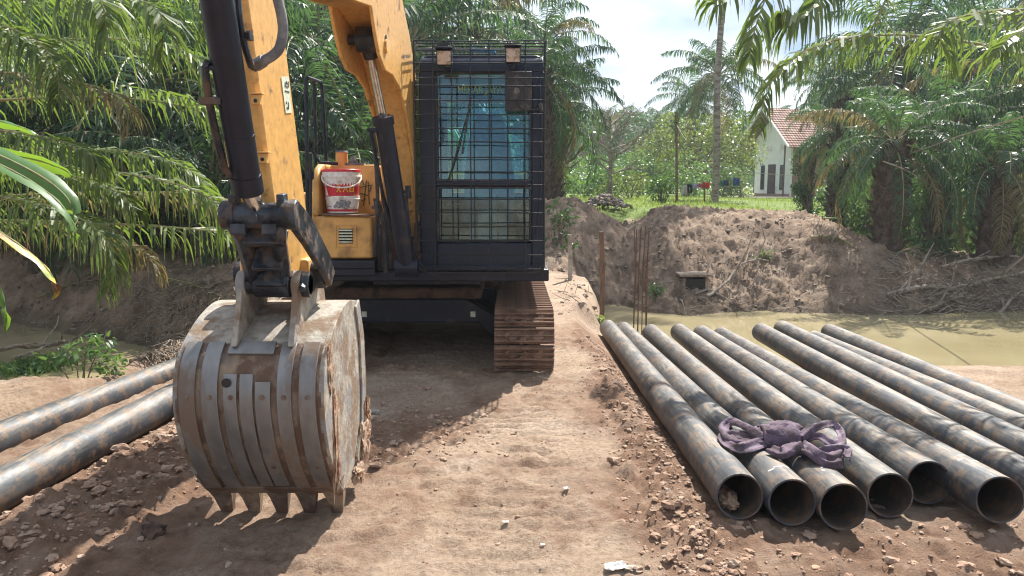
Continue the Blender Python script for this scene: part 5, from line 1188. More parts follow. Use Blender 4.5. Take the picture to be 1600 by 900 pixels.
# ------------------------------------------------------------ house
def brickmat():
    m, t, b = newmat('bare_brick'); N = t.nodes.new; L = t.links.new
    tc = N('ShaderNodeTexCoord'); br = N('ShaderNodeTexBrick'); br.inputs['Scale'].default_value = 1; br.inputs['Brick Width'].default_value = .22; br.inputs['Row Height'].default_value = .075; br.inputs['Mortar Size'].default_value = .008
    br.inputs['Color1'].default_value = (.33, .18, .11, 1); br.inputs['Color2'].default_value = (.25, .13, .085, 1); br.inputs['Mortar'].default_value = (.34, .29, .24, 1)
    mp = N('ShaderNodeMapping'); mp.inputs['Rotation'].default_value = (R(90), 0, 0); L(tc.outputs['Object'], mp.inputs['Vector']); L(mp.outputs[0], br.inputs['Vector']); L(br.outputs['Color'], b.inputs['Base Color']); b.inputs['Roughness'].default_value = .9
    return m
def tilemat():
    m, t, b = newmat('clay_tiles'); N = t.nodes.new; L = t.links.new
    tc = N('ShaderNodeTexCoord'); w1 = N('ShaderNodeTexWave'); w1.wave_type = 'BANDS'; w1.bands_direction = 'Y'; w1.inputs['Scale'].default_value = 1.6; w1.inputs['Distortion'].default_value = .4; w1.inputs['Detail'].default_value = 2
    w2 = N('ShaderNodeTexWave'); w2.wave_type = 'BANDS'; w2.bands_direction = 'Z'; w2.inputs['Scale'].default_value = 2.2; w2.inputs['Distortion'].default_value = .3
    n = N('ShaderNodeTexNoise'); n.inputs['Scale'].default_value = 2.5; n.inputs['Detail'].default_value = 5
    for a in (w1, w2, n): L(tc.outputs['Object'], a.inputs['Vector'])
    r = ramp(t, [(.35, (.20, .10, .07)), (.55, (.33, .185, .14)), (.7, (.42, .29, .23))]); L(n.outputs['Fac'], r.inputs['Fac']); L(r.outputs['Color'], b.inputs['Base Color'])
    mu = N('ShaderNodeMath'); mu.operation = 'ADD'; L(w1.outputs['Fac'], mu.inputs[0]); L(w2.outputs['Fac'], mu.inputs[1])
    bp = N('ShaderNodeBump'); bp.inputs['Strength'].default_value = .8; bp.inputs['Distance'].default_value = .05; L(mu.outputs[0], bp.inputs['Height']); L(bp.outputs[0], b.inputs['Normal']); b.inputs['Roughness'].default_value = .85
    return m
M['brick'] = brickmat(); M['tiles'] = tilemat()
C1 = P(1233, 306, Y=45); C0 = P(1178, 303, Y=48); zb0 = Hz(C1.x, C1.y) - .1
fd = Vector((C1.x - C0.x, C1.y - C0.y, 0)); Wd = fd.length; fd.normalize(); nd = Vector((fd.y, -fd.x, 0))   # nd points to the camera
ho = thing('brick_house', (C0.x, C0.y, zb0), 'small brick house with a white plastered gable front and tiled roof behind the palms', 'house')
ho.rotation_euler = (0, 0, math.atan2(fd.y, fd.x))
# in house coordinates: x along the front, y away from the camera side (depth), z up
DP = 8.5; hw_ = 3.6; hr = 5.1
def hb(mb, nm, mat, par=ho, **k): return mb.build(nm, mat, par, origin=(0, 0, 0), **k)
mb = MB(); pl = [(0, 0), (Wd, 0), (Wd, hw_), (Wd / 2, hr - .2), (0, hw_)]
fw_ = hb(mb.prismY(pl, 0, .15), 'front_wall', M['wallwhite'])
mb = MB(); mb.box((Wd - .075, DP / 2 + .155, hw_ / 2), (.15, DP, hw_)); mb.box((.075, DP / 2 + .155, hw_ / 2), (.15, DP, hw_)); mb.prismY(pl, DP + .16, DP + .3); hb(mb, 'side_wall', M['brick'])
mb = MB()
for s in (-1, 1):
    xc = Wd / 2; e = Vector((xc + s * (Wd / 2 + .85), 0, hw_ - .70)); r_ = Vector((xc, 0, hr + .15)); th = Vector((0, 0, .07))
    vs = [e, r_, r_ + th, e + th]; mb.add([Vector((v.x, -.9, v.z)) for v in vs] + [Vector((v.x, DP + .9, v.z)) for v in vs], [(0, 1, 2, 3), (7, 6, 5, 4), (0, 4, 5, 1), (1, 5, 6, 2), (2, 6, 7, 3), (3, 7, 4, 0)])
rf = hb(mb, 'roof', M['tiles'])
mb = MB()
for s in (-1, 1):
    xc = Wd / 2; a = Vector((xc + s * (Wd / 2 + .85), -.93, hw_ - .67)); b_ = Vector((xc, -.93, hr + .18)); mb.tube([a, b_], .07, 4)
hb(mb, 'barge_board', M['wallwhite'], rf)
dr = hb(MB().box((Wd * .50, -.02, 1.05), (Wd * .20, .06, 1.95)), 'door', M['door']); hb(MB().cyl((Wd * .57, -.05, 1.0), (Wd * .57, -.09, 1.0), .03), 'handle', M['steel'], dr)
for u in (.24, .78):
    f_ = hb(MB().box((Wd * u, -.015, 1.25), (Wd * .10, .05, 1.45)), 'window', M['door']); hb(MB().box((Wd * u, -.045, 1.25), (Wd * .07, .01, 1.36)), 'pane', M['glass'], f_)
hb(MB().box((Wd / 2, -.03, .12), (Wd + .04, .05, .34)), 'plinth', M['mudcake']); hb(MB().box((Wd / 2, -.8, .06), (Wd + .6, 1.6, .14)), 'porch_slab', M['concrete'])
hb(MB().cyl((Wd + .12, -.55, 0), (Wd + .12, -.55, hw_ - .5), .05, n=8), 'porch_post', M['wood'])
# concrete yard
a = G(1170, 309, 0); tag(MB().box((a.x - 1.2, a.y - 1, Hz(a.x, a.y) + .03), (5.5, 3.4, .08), Matrix.Rotation(.2, 3, 'Z')).build('yard_slab', M['concrete'], origin=(a.x, a.y, a.z)), kind='structure')
# far house at the left
a = P(884, 268, Y=62); t = thing('village_house', (a.x, a.y, Hz(a.x, a.y)), 'distant white walled house with grey hipped roof half hidden right beside the cab', 'house'); zz = a.z
q = rootloc(t); MB().box((a.x, a.y, zz - .2), (2.6, 4, 2.2)).build('wall', M['wallwhite'], t); MB().prismY([(a.x - 2.3, zz + .7), (a.x + 1.9, zz + .7), (a.x + .3, zz + 2.0), (a.x - .8, zz + 2.0)], a.y - 2.6, a.y + 2.5).build('roof', M['roofgrey'], t)
MB().box((a.x + .9, a.y - 2.05, zz - .1), (.8, .08, 1.6)).build('door', M['brick'], t)

# pole, wires
pb0 = G(1058, 318, 0); pl_t = P(1056.5, 175, Y=pb0.y); t = thing('utility_pole', pb0, 'slim brown wooden pole carrying the wire above the mud bank', 'pole')
MB().tube([pb0 + Vector((0, 0, -.4)), (pb0 + pl_t) / 2, pl_t], [.05, .043, .035], 8).build('shaft', M['wood'], t); MB().box(pl_t + Vector((0, 0, -.35)), (.10, .07, .03)).build('bracket', M['rebar'], t)
def wire(pts, r, label, mat='concrete'): 
    c = cr_([Vector(p) for p in pts], 8); tag(MB().tube(c, r, 5).build('overhead_wire', M[mat], origin=c[0]), label, 'wire')
wire([P(1057, 195, Y=pb0.y), P(1080, 228, Y=24), P(1120, 256, Y=27), P(1160, 268, Y=30), P(1235, 274, Y=36)], .012, 'pale wire sagging from the wooden pole to the white house front')
wire([P(1235, 274, Y=34), P(1330, 264, Y=24), P(1420, 240, Y=16), P(1500, 212, Y=13), P(1605, 180, Y=10.5), P(1700, 145, Y=9)], .012, 'pale wire running from the house past the palms to the right edge')
wire([P(1380, 252, Y=15), P(1420, 268, Y=15.5), P(1470, 300, Y=16)], .015, 'short slack cord hanging between the two right palms')
a = G(871, 300, 0); tag(MB().tube([P(872, 300, Y=40), P(866, 232, Y=40)], .07, 6).build('leaning_pole', M['wood'], origin=P(872, 300, Y=40)), 'thin dark leaning pole beside the cab by the far house', 'pole')
# washing line
Yc = 30; cl = tag(MB().tube([P(1058, 291, Y=Yc), P(1085, 288, Y=Yc), P(1118, 287, Y=Yc)], .008, 4).build('clothes_line', M['concrete'], origin=P(1058, 291, Y=Yc)), 'washing line strung right of the wooden pole', 'clothes line')
tag(MB().tube([P(1101, 322, Y=Yc - .2), P(1100, 284, Y=Yc - .2)], .03, 6).build('line_post', M['rebar'], origin=P(1101, 322, Y=Yc)), 'thin dark post under the washing line by the red cloth', 'post')
def cloth(px0, px1, pt, pbm, col, lb, Y=Yc, legs=False):
    m, t, b = newmat('cloth'); b.inputs['Base Color'].default_value = (*col, 1); b.inputs['Roughness'].default_value = .9
    a, b_ = P(px0, pt, Y=Y), P(px1, pbm, Y=Y); n = 8; mb = MB(); rnd = random.Random(px0)
    def sheet(xa, xb, za, zb_):
        vs = []
        for i in range(n + 1):
            for j in range(5): u = i / n; v = j / 4; vs.append((xa + (xb - xa) * u, Y - .03 + .05 * math.sin(u * 9 + v * 2 + rnd.random() * .3), za + (zb_ - za) * v))
        mb.add(vs, [(i * 5 + j, i * 5 + j + 1, (i + 1) * 5 + j + 1, (i + 1) * 5 + j) for i in range(n) for j in range(4)])
    if legs: w_ = b_.x - a.x; sheet(a.x, b_.x, a.z, a.z + (b_.z - a.z) * .35); sheet(a.x, a.x + w_ * .4, a.z + (b_.z - a.z) * .34, b_.z); sheet(b_.x - w_ * .4, b_.x, a.z + (b_.z - a.z) * .34, b_.z * .98 + a.z * .02)
    else: sheet(a.x, b_.x, a.z, b_.z)
    o = mb.build('hanging_cloth', m, origin=a); s = o.modifiers.new('t', 'SOLIDIFY'); s.thickness = .006; tag(o, lb, 'laundry', 'laundry hung out by the house')
cloth(1065, 1073, 289, 306, (.55, .50, .44), 'beige cloth hanging leftmost on the washing line'); cloth(1074, 1081, 288, 302, (.015, .02, .03), 'black trousers on the washing line beside the beige cloth', legs=True)
cloth(1082, 1089, 287, 295, (.45, .45, .52), 'grey cloth on the washing line between trousers and pink cloth'); cloth(1090, 1096, 287, 293, (.45, .12, .16), 'dusky pink cloth on the washing line left of the red one'); cloth(1097, 1108, 285, 294, (.75, .03, .03), 'bright red cloth at the right end of the washing line')
cloth(1131, 1138, 281, 290, (.02, .03, .09), 'dark navy cloth hanging right of the tall trunk', 34); cloth(1146, 1155, 278, 290, (.02, .05, .22), 'blue shirt hanging left of the white house', 34); cloth(1123, 1130, 283, 291, (.02, .12, .10), 'dark green cloth hanging just right of the tall trunk', 34)

# ------------------------------------------------------------ palms
def at(px, Y, pyb=None): return P(px, 300, Y=Y).x, Y
def pal(px, Y, pyc, label, **k):
    x, y = at(px, Y); zc = P(px, pyc, Y=Y).z; h = zc - Hz(x, y); return palm(x, y, max(h, .5), label, **k)
BG = 'oil palms beyond the clearing'
# behind the machine
pal(-60, 17, 120, 'oil palm at the far left edge behind the hanging near fronds', group=BG, cr=0, rz=1)
pal(110, 15.5, 190, 'oil palm standing left, its drooping crown above the left creek', group=BG, cr=1, rz=2)
pal(250, 14.5, 110, 'oil palm left of the excavator arm, crown reaching over the creek bank', group=BG, cr=2, rz=.4)
pal(400, 17, 180, 'oil palm right behind the excavator arm', group=BG, cr=3, rz=3)
pal(505, 18, 90, 'tall oil palm seen between the arm and the boom', group=BG, cr=0, rz=5)
pal(560, 15.5, 235, 'low oil palm between the arm and boom, above the yellow tool box', group=BG, cr=4, rz=.3, scale=.85)
pal(640, 21, 60, 'oil palm above the boom cylinder, behind the boom', group=BG, cr=1, rz=1.2)
pal(735, 24, 40, 'oil palm whose crown shows right above the cab roof', group=BG, cr=2, rz=4)
pal(330, 20, 20, 'tall oil palm behind the bucket cylinder, crown at the top of the photo', group=BG, cr=3, rz=2.5)
pal(180, 22, 40, 'tall oil palm in the second row at the left', group=BG, cr=0, rz=3.6)
pal(20, 24, 60, 'tall oil palm in the second row at the left edge', group=BG, cr=1, rz=.7)
pal(450, 25, 60, 'oil palm in the second row between arm and boom', group=BG, cr=2, rz=1.9)
pal(570, 27, 90, 'oil palm in the second row behind the boom cylinder', group=BG, cr=3, rz=.2)
pal(690, 30, 110, 'oil palm in the second row hidden mostly by the cab', group=BG, cr=0, rz=2.2)
pal(330, 13.2, 280, 'young oil palm low beside the excavator arm on the mud bank', group=BG, cr=4, rz=.9, scale=.7)
pal(60, 14, 330, 'young oil palm low at the left above the creek', group=BG, cr=4, rz=4, scale=.75)
pal(450, 14.5, 300, 'young oil palm low behind the hand rail of the machine', group=BG, cr=4, rz=2.1, scale=.7)
# at the cab's right edge
pal(850, 27, 60, 'tall slim palm with a pale trunk rising right above the cab corner', cr=1, rz=2.8, r=.17, kind='slim', name='coconut_palm', scale=.62)
pal(862, 23, 160, 'oil palm drooping out from behind the right edge of the cab', cr=2, rz=.6, scale=.6)
pal(845, 20, 115, 'oil palm hidden behind the cab with fronds over its right corner', cr=0, rz=1.9, scale=.55)
# the slim tall palm in front of the house yard
pal(1117, 27, -330, 'tall slim palm with a grey trunk between the wooden pole and the white house', cr=0, rz=.5, r=.115, kind='slim', name='coconut_palm')
pal(1116, 33, 112, 'dark drooping oil palm crown behind the tall grey trunk', cr=1, rz=3.3, r=.15, scale=.7, kind='slim', name='oil_palm')
# right side
pal(1308, 21, 205, 'small oil palm drooping over the brick side wall of the house', cr=2, rz=.8, r=.2, scale=.40)
pal(1392, 16.2, 215, 'dark trunked oil palm on the right bank, closest to the centre of the photo', cr=2, rz=1.1, r=.30, scale=.52)
pal(1560, 16.0, 250, 'squat oil palm on the right bank near the right edge of the photo', cr=0, rz=2.1, r=.32, scale=.5)
pal(1470, 19, 190, 'oil palm set back between the two trunks on the right bank', group=BG, cr=3, rz=3.1, scale=.6)
pal(1650, 19, 130, 'oil palm at the right edge behind the squat palm', group=BG, cr=1, rz=.1)
pal(1310, 26, 150, 'oil palm in front of the house roof', group=BG, cr=3, rz=4.4, scale=.45)
pal(1400, 25, 70, 'tall oil palm behind the right bank, crown near the top of the photo', group=BG, cr=0, rz=5.5)
pal(1530, 27, 60, 'tall oil palm far right in the second row', group=BG, cr=2, rz=2.9)
pal(1650, 28, 30, 'tall oil palm at the right edge in the second row', group=BG, cr=3, rz=1.7)
pal(1290, 60, 120, 'oil palm behind the brick house', group=BG, cr=1, rz=5)
# far row
FR = 'far oil palms on the skyline'
for i, (px, Y, pyc, lb) in enumerate([(880, 70, 215, 'hazy far palm directly right of the cab'), (915, 78, 205, 'hazy far palm left of the bare tree'), (960, 66, 200, 'hazy far palm behind the bare tree'), (1000, 72, 205, 'hazy far palm right of the bare tree'), (1030, 60, 205, 'far palm with a tall round crown left of the wooden pole'),
        (1075, 75, 225, 'hazy far palm right of the wooden pole'), (1140, 70, 215, 'hazy far palm seen left of the white house'), (940, 90, 195, 'small far palm high on the skyline left of centre'), (1100, 88, 210, 'small far palm on the skyline by the grey trunk'), (1200, 80, 190, 'hazy far palm above the white house roof'), (850, 85, 200, 'hazy far palm beyond the cab\'s right edge')]):
    pal(px, Y, pyc, lb, group=FR, cr=i % 4, rz=i * 1.3, scale=.9 if px != 1030 else .85)
# filler palms wide of the frame and deep in the plantation
for i, (x, y, h, lb) in enumerate([(-18, 28, 5, 'deep plantation palm at far left'), (-25, 40, 6, 'deep plantation palm, leftmost of all'), (-12, 36, 6, 'deep plantation palm behind the arm'), (-6, 40, 7, 'deep plantation palm behind the boom'), (-2, 46, 8, 'deep plantation palm behind the cab'), (18, 40, 6, 'deep plantation palm right of the house'), (27, 42, 6, 'deep plantation palm at far right'), (22, 33, 5, 'deep plantation palm above the right bank'), (14, 60, 7, 'deep plantation palm beyond the house')]):
    palm(x, y, h, lb, group='deep plantation palms', cr=i % 4, rz=i * 2.1)

# near fronds hanging in from the left and right, each set one palm
def fronds(name, base, label, lst, mat, r=.3, h=None, seed=3, cat='palm tree'):
    global rng; rng = np.random.default_rng(seed); t = thing(name, (base[0], base[1], Hz(base[0], base[1])), label, cat); z0 = rootloc(t).z
    top = Vector((base[0], base[1], base[2])); mb = trunk_mesh('oil', base[2] - z0, r); mb.build('trunk', M['trunk'], t, origin=(0, 0, 0), smooth=False)
    lv = Leaves()
    for it in lst:
        a, b_, c = it[:3]; kw = dict(it[3]) if len(it) > 3 else {}; kk = kw.pop('k', 0)
        pts = []
        A = top if a is None else P(a[0], a[1], Y=a[2]); B = P(b_[0], b_[1], Y=b_[2]); C = P(c[0], c[1], Y=c[2])
        B2 = B * 2 - (A + C) * .5     # curve passes through B
        cv = bez(A, B2, C, 16); lv.frond(cv, kw.get('ll', .62) * .92, kw.get('n', 105), kw.get('wd', .033), kw.get('droop', 2.2), 3, kk, 1, kw.get('r0', .022), kw.get('start', .1), kw.get('fw', .45), kw.get('up', .2))
    for i in range(9):   # the rest of the crown, turned away from the camera
        az = R(60 + i * 27) if base[0] < 0 else R(15 + i * 9); cv = arcfrond(top, az, R(50 - (i % 3) * 25), 4, 1.6, 12); lv.frond(cv, .7, 50, .04, 1.3, 2, 0)
    lv.build('crown', [mat, M['rachis'], M['palm_dry']], t, rootloc(t))
L1 = [((-420, 120, 8), (60, 118, 7.2), (195, 200, 6.9), dict(k=2, ll=.5, n=60)), ((-400, 200, 8.5), (150, 152, 8.0), (350, 215, 7.9), dict(ll=.75, up=.9, n=80)),
      ((-350, 100, 9), (120, -10, 7.6), (245, 90, 7.2), dict(ll=.8, droop=2.2)), ((-350, 60, 8), (40, -30, 6.8), (160, 60, 6.4), dict(ll=.75, droop=2.4)), ((-300, 0, 9), (180, -60, 8), (320, 60, 7.8), dict(ll=.75, droop=2)),
      ((-400, 180, 8), (10, 205, 7.0), (150, 260, 6.8), dict(ll=.55)), ((-420, 260, 8.5), (170, 268, 7.8), (345, 360, 7.6), dict(ll=.65, n=85)), ((-420, 340, 9), (220, 352, 8.4), (395, 388, 8.2), dict(ll=.62, n=85, k=0)),
      ((-380, 320, 8), (60, 318, 7.0), (165, 460, 6.9), dict(ll=.6)), ((-350, 280, 9.5), (120, 232, 9.0), (330, 300, 8.8), dict(ll=.8)), ((-300, 350, 9.5), (90, 352, 8.7), (250, 430, 8.5), dict(ll=.6, k=2, n=60)), ((-350, 130, 10), (160, 60, 9.6), (330, 140, 9.3), dict(ll=.85, droop=1.8)),
      ((-300, 60, 7.5), (0, 40, 6.9), (90, 160, 6.6), dict(ll=.7, droop=2.2)), ((-350, 330, 10), (200, 300, 9.8), (370, 330, 9.6), dict(ll=.6, k=2, n=70)), ((-380, 240, 8), (40, 262, 7.4), (210, 330, 7.2), dict(ll=.6, droop=1.8))]
fronds('oil_palm', (-8.6, 8.5, 2.6), 'near oil palm at the left whose long drooping fronds hang over the creek', L1, M['palm_near'], seed=5)
R1 = [((2050, 240, 7.2), (1430, 55, 6.6), (1186, 205, 6.1), dict(ll=.50, n=110, wd=.030)), ((2050, 60, 7), (1580, 15, 6.2), (1490, 95, 5.9), dict(ll=.55, n=60)), ((2000, -50, 7), (1700, 10, 6), (1560, 80, 5.6), dict(ll=.5, n=55)),
      ]
fronds('oil_palm', (7.6, 7.8, 2.5), 'near oil palm off the right edge whose big arching frond crosses the top right', R1, M['palm_near'], seed=6)
R2 = [((1420, -420, 8), (1235, -90, 7.2), (1172, 95, 6.8), dict(ll=.6, n=60, wd=.05, droop=2.4, fw=.8)), ((1500, -420, 8), (1320, -60, 7.4), (1230, 20, 7.2), dict(ll=.7, n=60, wd=.05, droop=2.6)), ((1500, -350, 8), (1400, -40, 7.6), (1330, 90, 7.6), dict(ll=.4, n=40)),
      ((1380, -400, 9), (1180, -60, 8.4), (1110, -20, 8.2), dict(ll=.5, n=50, wd=.045, droop=2))]
fronds('oil_palm', (9.6, 11, 4.9), 'tall near palm whose frond tips hang down from the top edge right of the sky', R2, M['palm_near'], r=.2, seed=8)

# ------------------------------------------------------------ broadleaf trees and bushes
def bl(px, Y, pyt, Rw, label, mat, **k):
    x, y = at(px, Y); h = P(px, pyt, Y=Y).z - Hz(x, y); return broadleaf('tree', x, y, h, Rw, label, mat, **k)
bl(872, 24, 130, 1.0, 'bright green leafy tree squeezed against the right edge of the cab', M['leaf_mid'], seed=1, nb=16, size=.13, per=200, low=.25)
bl(1085, 44, 180, 2.8, 'yellow green leafy tree between the wooden pole and the grey trunk', M['leaf_yellow'], seed=2, nb=22, size=.12, per=230)
bl(1140, 58, 200, 3.0, 'yellow green leafy tree left of the white house', M['leaf_yellow'], seed=3, nb=20, size=.13, per=220)
bl(1015, 52, 235, 2.8, 'dense dark green tree at the middle of the clearing edge', M['leaf_dark'], seed=4, nb=18, size=.13, per=220, low=.2)
bl(905, 50, 255, 2.6, 'mid green tree in front of the distant house', M['leaf_mid'], seed=5, nb=16, size=.12, per=200, low=.15)
bl(1180, 55, 170, 3.4, 'tall leafy tree behind the white house', M['leaf_dark'], seed=6, nb=20, size=.15, per=180)
bl(1595, 24, 220, 2.2, 'leafy tree at the right edge between the palms', M['leaf_mid'], seed=8, nb=16, size=.16)
bl(690, 22, 110, 2.4, 'dark leafy tree behind the boom and cab', M['leaf_dark'], seed=9, nb=18, size=.18)
# vine-covered stump palm before the house
x, y = at(1262, 24.5); zt_ = P(1257, 205, Y=24.5).z; t = broadleaf('vine_covered_tree', x, y, zt_ - Hz(x, y), .46, 'tree trunk wrapped in climbing green vines right in front of the white house', M['leaf_dark'], seed=10, nb=60, per=2600, size=.055, low=.02, tr=.13)
# bare tree
x, y = at(952, 34); z = Hz(x, y); t = thing('bare_tree', (x, y, z), 'leafless pale tree with spreading thin branches left of the sky\'s centre', 'tree'); rnd = random.Random(3); mb = MB(); hh = P(952, 175, Y=34).z - z
mb.tube([(0, 0, -.3), (.05, 0, hh * .4), (0, 0, hh * .7), (-.3, 0, hh)], [.13, .10, .06, .015], 7); tw = MB()
def grow(p, d, l_, r_, dep, mb_):
    q = p + d * l_ * .5 + Vector((0, 0, l_ * .05)); e = p + d * l_; mb_.tube([p, q, e], [r_, r_ * .75, r_ * .45], 5 if dep < 2 else 4, False)
    if dep >= 3: return
    for k in range(4 if dep < 2 else 3): dd = (d + Vector((rnd.uniform(-.8, .8), rnd.uniform(-.8, .8), rnd.uniform(-.25, .6)))).normalized(); grow(p + d * l_ * rnd.uniform(.35, 1), dd, l_ * rnd.uniform(.45, .7), r_ * .5, dep + 1, mb_)
for k in range(17): a = k * 2.4; grow(Vector((0, 0, hh * (.28 + .6 * k / 17))), Vector((math.cos(a), math.sin(a), rnd.uniform(.15, .7))).normalized(), hh * rnd.uniform(.24, .4), .05, 0, tw)
mb.build('trunk', M['greytrunk'], t, origin=(0, 0, 0)); tw.build('branches', M['greytrunk'], t, origin=(0, 0, 0))
def bs(px, Y, hpx, Rw, label, mat, name='bush', **k):
    x, y = at(px, Y); h = hpx * Y / FPX; return bush(name, x, y, h, Rw, label, mat, **k)
bs(1036, 26, 50, .62, 'round dark clipped bush at the foot of the wooden pole', M['leaf_dark'], per=700, size=.07, nb=12, seed=1)
GB = 'bushes along the clearing'
for i, (px, Y, hp, Rw, mt, lb) in enumerate([(880, 34, 42, 1.2, 'leaf_mid', 'bright bush next to the cab edge'), (912, 38, 44, 1.5, 'leaf_mid', 'yellowish bush under the bare tree, left side'), (950, 36, 48, 1.4, 'leaf_mid', 'broad bush behind the rubble heap'), (985, 34, 42, 1.2, 'leaf_yellow', 'yellowish bush left of the dark round bush'), (1000, 42, 70, 1.6, 'leaf_mid', 'taller bush behind, left of the dark round bush'),
        (1075, 38, 60, 1.6, 'leaf_mid', 'bush behind the washing line'), (1130, 40, 50, 1.4, 'leaf_mid', 'bush right of the grey trunk'), (1158, 40, 34, .7, 'leaf_yellow', 'small bright bush left of the white house wall'), (945, 44, 60, 1.8, 'leaf_dark', 'dark bush behind the bare tree\'s trunk'), (1290, 30, 40, 1.0, 'leaf_mid', 'bush before the brick wall of the house'), (1320, 19.5, 36, .8, 'leaf_dark', 'dark bush on the bank left of the dark palm trunk'),
        (1470, 17.5, 40, 1.1, 'leaf_dark', 'dark bush between the two right palm trunks'), (1600, 17.5, 90, 1.0, 'leaf_mid', 'bright bush at the right photo edge'), (1440, 22, 90, 1.6, 'leaf_dark', 'dark bush set back between the right palms'), (1350, 24, 70, 1.4, 'leaf_dark', 'dark bush before the brick wall, right end')]):
    bs(px, Y, hp, Rw, lb, M[mt], group=GB, seed=i + 5, per=330 if Y > 25 else 420, size=.09 if Y > 25 else .08)
bs(872, 15.2, 110, .5, 'ivy-like leaves hanging on the earth cut right of the cab', M['leaf_dark'], name='creeper', per=500, size=.07, seed=31, cat='plant', z0=.1)
bs(1030, 14.6, 22, .25, 'small green weed left of the culvert slab', M['leaf_mid'], name='weed', per=1500, size=.04, seed=32, cat='plant')
bs(1195, 15.6, 18, .35, 'pale weed on the mud bank right of the long branch', M['leaf_mid'], name='weed', per=900, size=.04, seed=33, cat='plant')
bs(942, 10.6, 22, .07, 'grass tuft at the foot of the wooden post', M['grass'], name='weed', per=9000, size=.035, seed=34, cat='plant')
# dark understorey behind the machine
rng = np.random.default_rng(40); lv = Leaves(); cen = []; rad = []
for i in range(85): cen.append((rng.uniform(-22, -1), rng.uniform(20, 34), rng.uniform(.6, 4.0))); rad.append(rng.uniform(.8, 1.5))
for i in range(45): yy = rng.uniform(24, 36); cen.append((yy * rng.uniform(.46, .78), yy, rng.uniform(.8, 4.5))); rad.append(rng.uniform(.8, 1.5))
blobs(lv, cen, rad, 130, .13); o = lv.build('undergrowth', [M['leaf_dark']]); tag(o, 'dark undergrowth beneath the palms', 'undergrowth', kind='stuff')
lv = Leaves(); cen = []; rad = []
for i in range(260): a = rng.uniform(-60, 90); d_ = rng.uniform(95, 150); cen.append((a, d_, rng.uniform(1.5, 8.5) + 2 * math.sin(a * .09))); rad.append(rng.uniform(2.2, 4.5))
blobs(lv, cen, rad, 9, .8); o = lv.build('far_wood', [M['leaf_dark']]); tag(o, 'distant green tree line', 'wood', kind='stuff')
# grass on the lawn
n = 26000; gx_ = rng.uniform(0, 26, n); gy_ = 18.5 + rng.random(n) ** 1.4 * 22; k_ = (gx_ / gy_ > .03) & (gx_ / gy_ < .62); gx_, gy_ = gx_[k_], gy_[k_]
gm = ss(18.9, 20.5, gy_); k_ = rng.random(len(gx_)) < gm; gx_, gy_ = gx_[k_], gy_[k_]; gz = H(gx_, gy_); n = len(gx_); lv = Leaves()
B = np.stack([gx_, gy_, gz - .01], -1); D = norm(rng.normal(0, .35, (n, 3)) + np.array([0, 0, 1.])); W_ = norm(np.cross(D, rng.normal(0, 1, (n, 3))))
lv.leaflets(B, D, W_, rng.uniform(.06, .16, n), np.full(n, .02), np.full(n, .5), 2, 0); tag(lv.build('lawn_grass', [M['grass']]), 'bright grass on the lawn before the trees', 'grass', kind='stuff')
# floating weeds and sapling at the left creek
rng = np.random.default_rng(44); n = 1500; c = P(55, 570, z=WATER + .04); q = rng.normal(0, 1, (n, 2)) * np.array([.17, .2]); B = np.stack([c.x + q[:, 0], c.y + q[:, 1], np.full(n, WATER)], -1); D = norm(rng.normal(0, .5, (n, 3)) + np.array([0, 0, 1.])); W_ = norm(np.cross(D, rng.normal(0, 1, (n, 3))))
lv = Leaves(); lv.leaflets(B, D, W_, rng.uniform(.06, .16, n), np.full(n, .025), np.full(n, 1.), 2, 0); tag(lv.build('water_weed', [M['leaf_mid']]), 'bright green tuft of weed in the left creek', 'weed', kind='stuff')
c = P(124, 594, Y=6.2); t = thing('sapling', (c.x, c.y, Hz(c.x, c.y)), 'small leafy sapling on the creek edge above the left pipes', 'plant'); lv = Leaves(); mb = MB(); rnd = random.Random(5); q0 = Vector((0, 0, 0))
tips = []
for k in range(6):
    e = Vector((rnd.uniform(-.22, .22), rnd.uniform(-.1, .1), rnd.uniform(.22, .42))); mb.tube([(rnd.uniform(-.03, .03), 0, -.15), e * .5 + Vector((.01, 0, .02)), e], [.006, .005, .003], 5); tips.append(e)
mb.build('stem', M['bark'], t, origin=(0, 0, 0)); blobs(lv, [tuple(e + Vector((0, 0, .0))) for e in tips] + [(.2, 0, .1), (.25, .05, .2)], [.10] * 8, 4200, .035); lv.build('leaves', [M['leaf_mid']], t)

# ------------------------------------------------------------ cut fronds lying about
for i, (a, b_, lb, k, ll) in enumerate([((1285, 345), (1372, 352), 'cut grey green frond lying left of the dark palm trunk on the right bank', 0, .35), ((1400, 400), (1478, 378), 'dry straw coloured frond lying right of the dark palm trunk', 2, .3), ((1490, 392), (1420, 415), 'dry frond slumped down the right bank above the roots', 2, .3), ((1330, 388), (1270, 372), 'dead frond half buried on the shaded right slope', 2, .28),
        ((1590, 405), (1520, 420), 'dead frond by the squat palm at the right edge', 2, .3), ((60, 470), (180, 440), 'dead frond on the left mud bank under the hanging leaves', 2, .3), ((250, 440), (350, 470), 'dead frond on the left mud bank near the bucket cylinder', 2, .28)]):
    rng = np.random.default_rng(i + 70); A, B_ = G(*a, .06), G(*b_, .04); mid = (A + B_) / 2; mid.z = max(mid.z, Hz(mid.x, mid.y)) + .12
    lv = Leaves(); lv.frond(bez(A, mid, B_, 10), ll, 34, .03, 1.6, 2, k, 1, .016, .1, .6, .1); o = lv.build('dead_frond', [M['palm'], M['rachis'], M['palm_dry']], None, tuple(A)); o.location = A; tag(o, lb, 'palm frond')

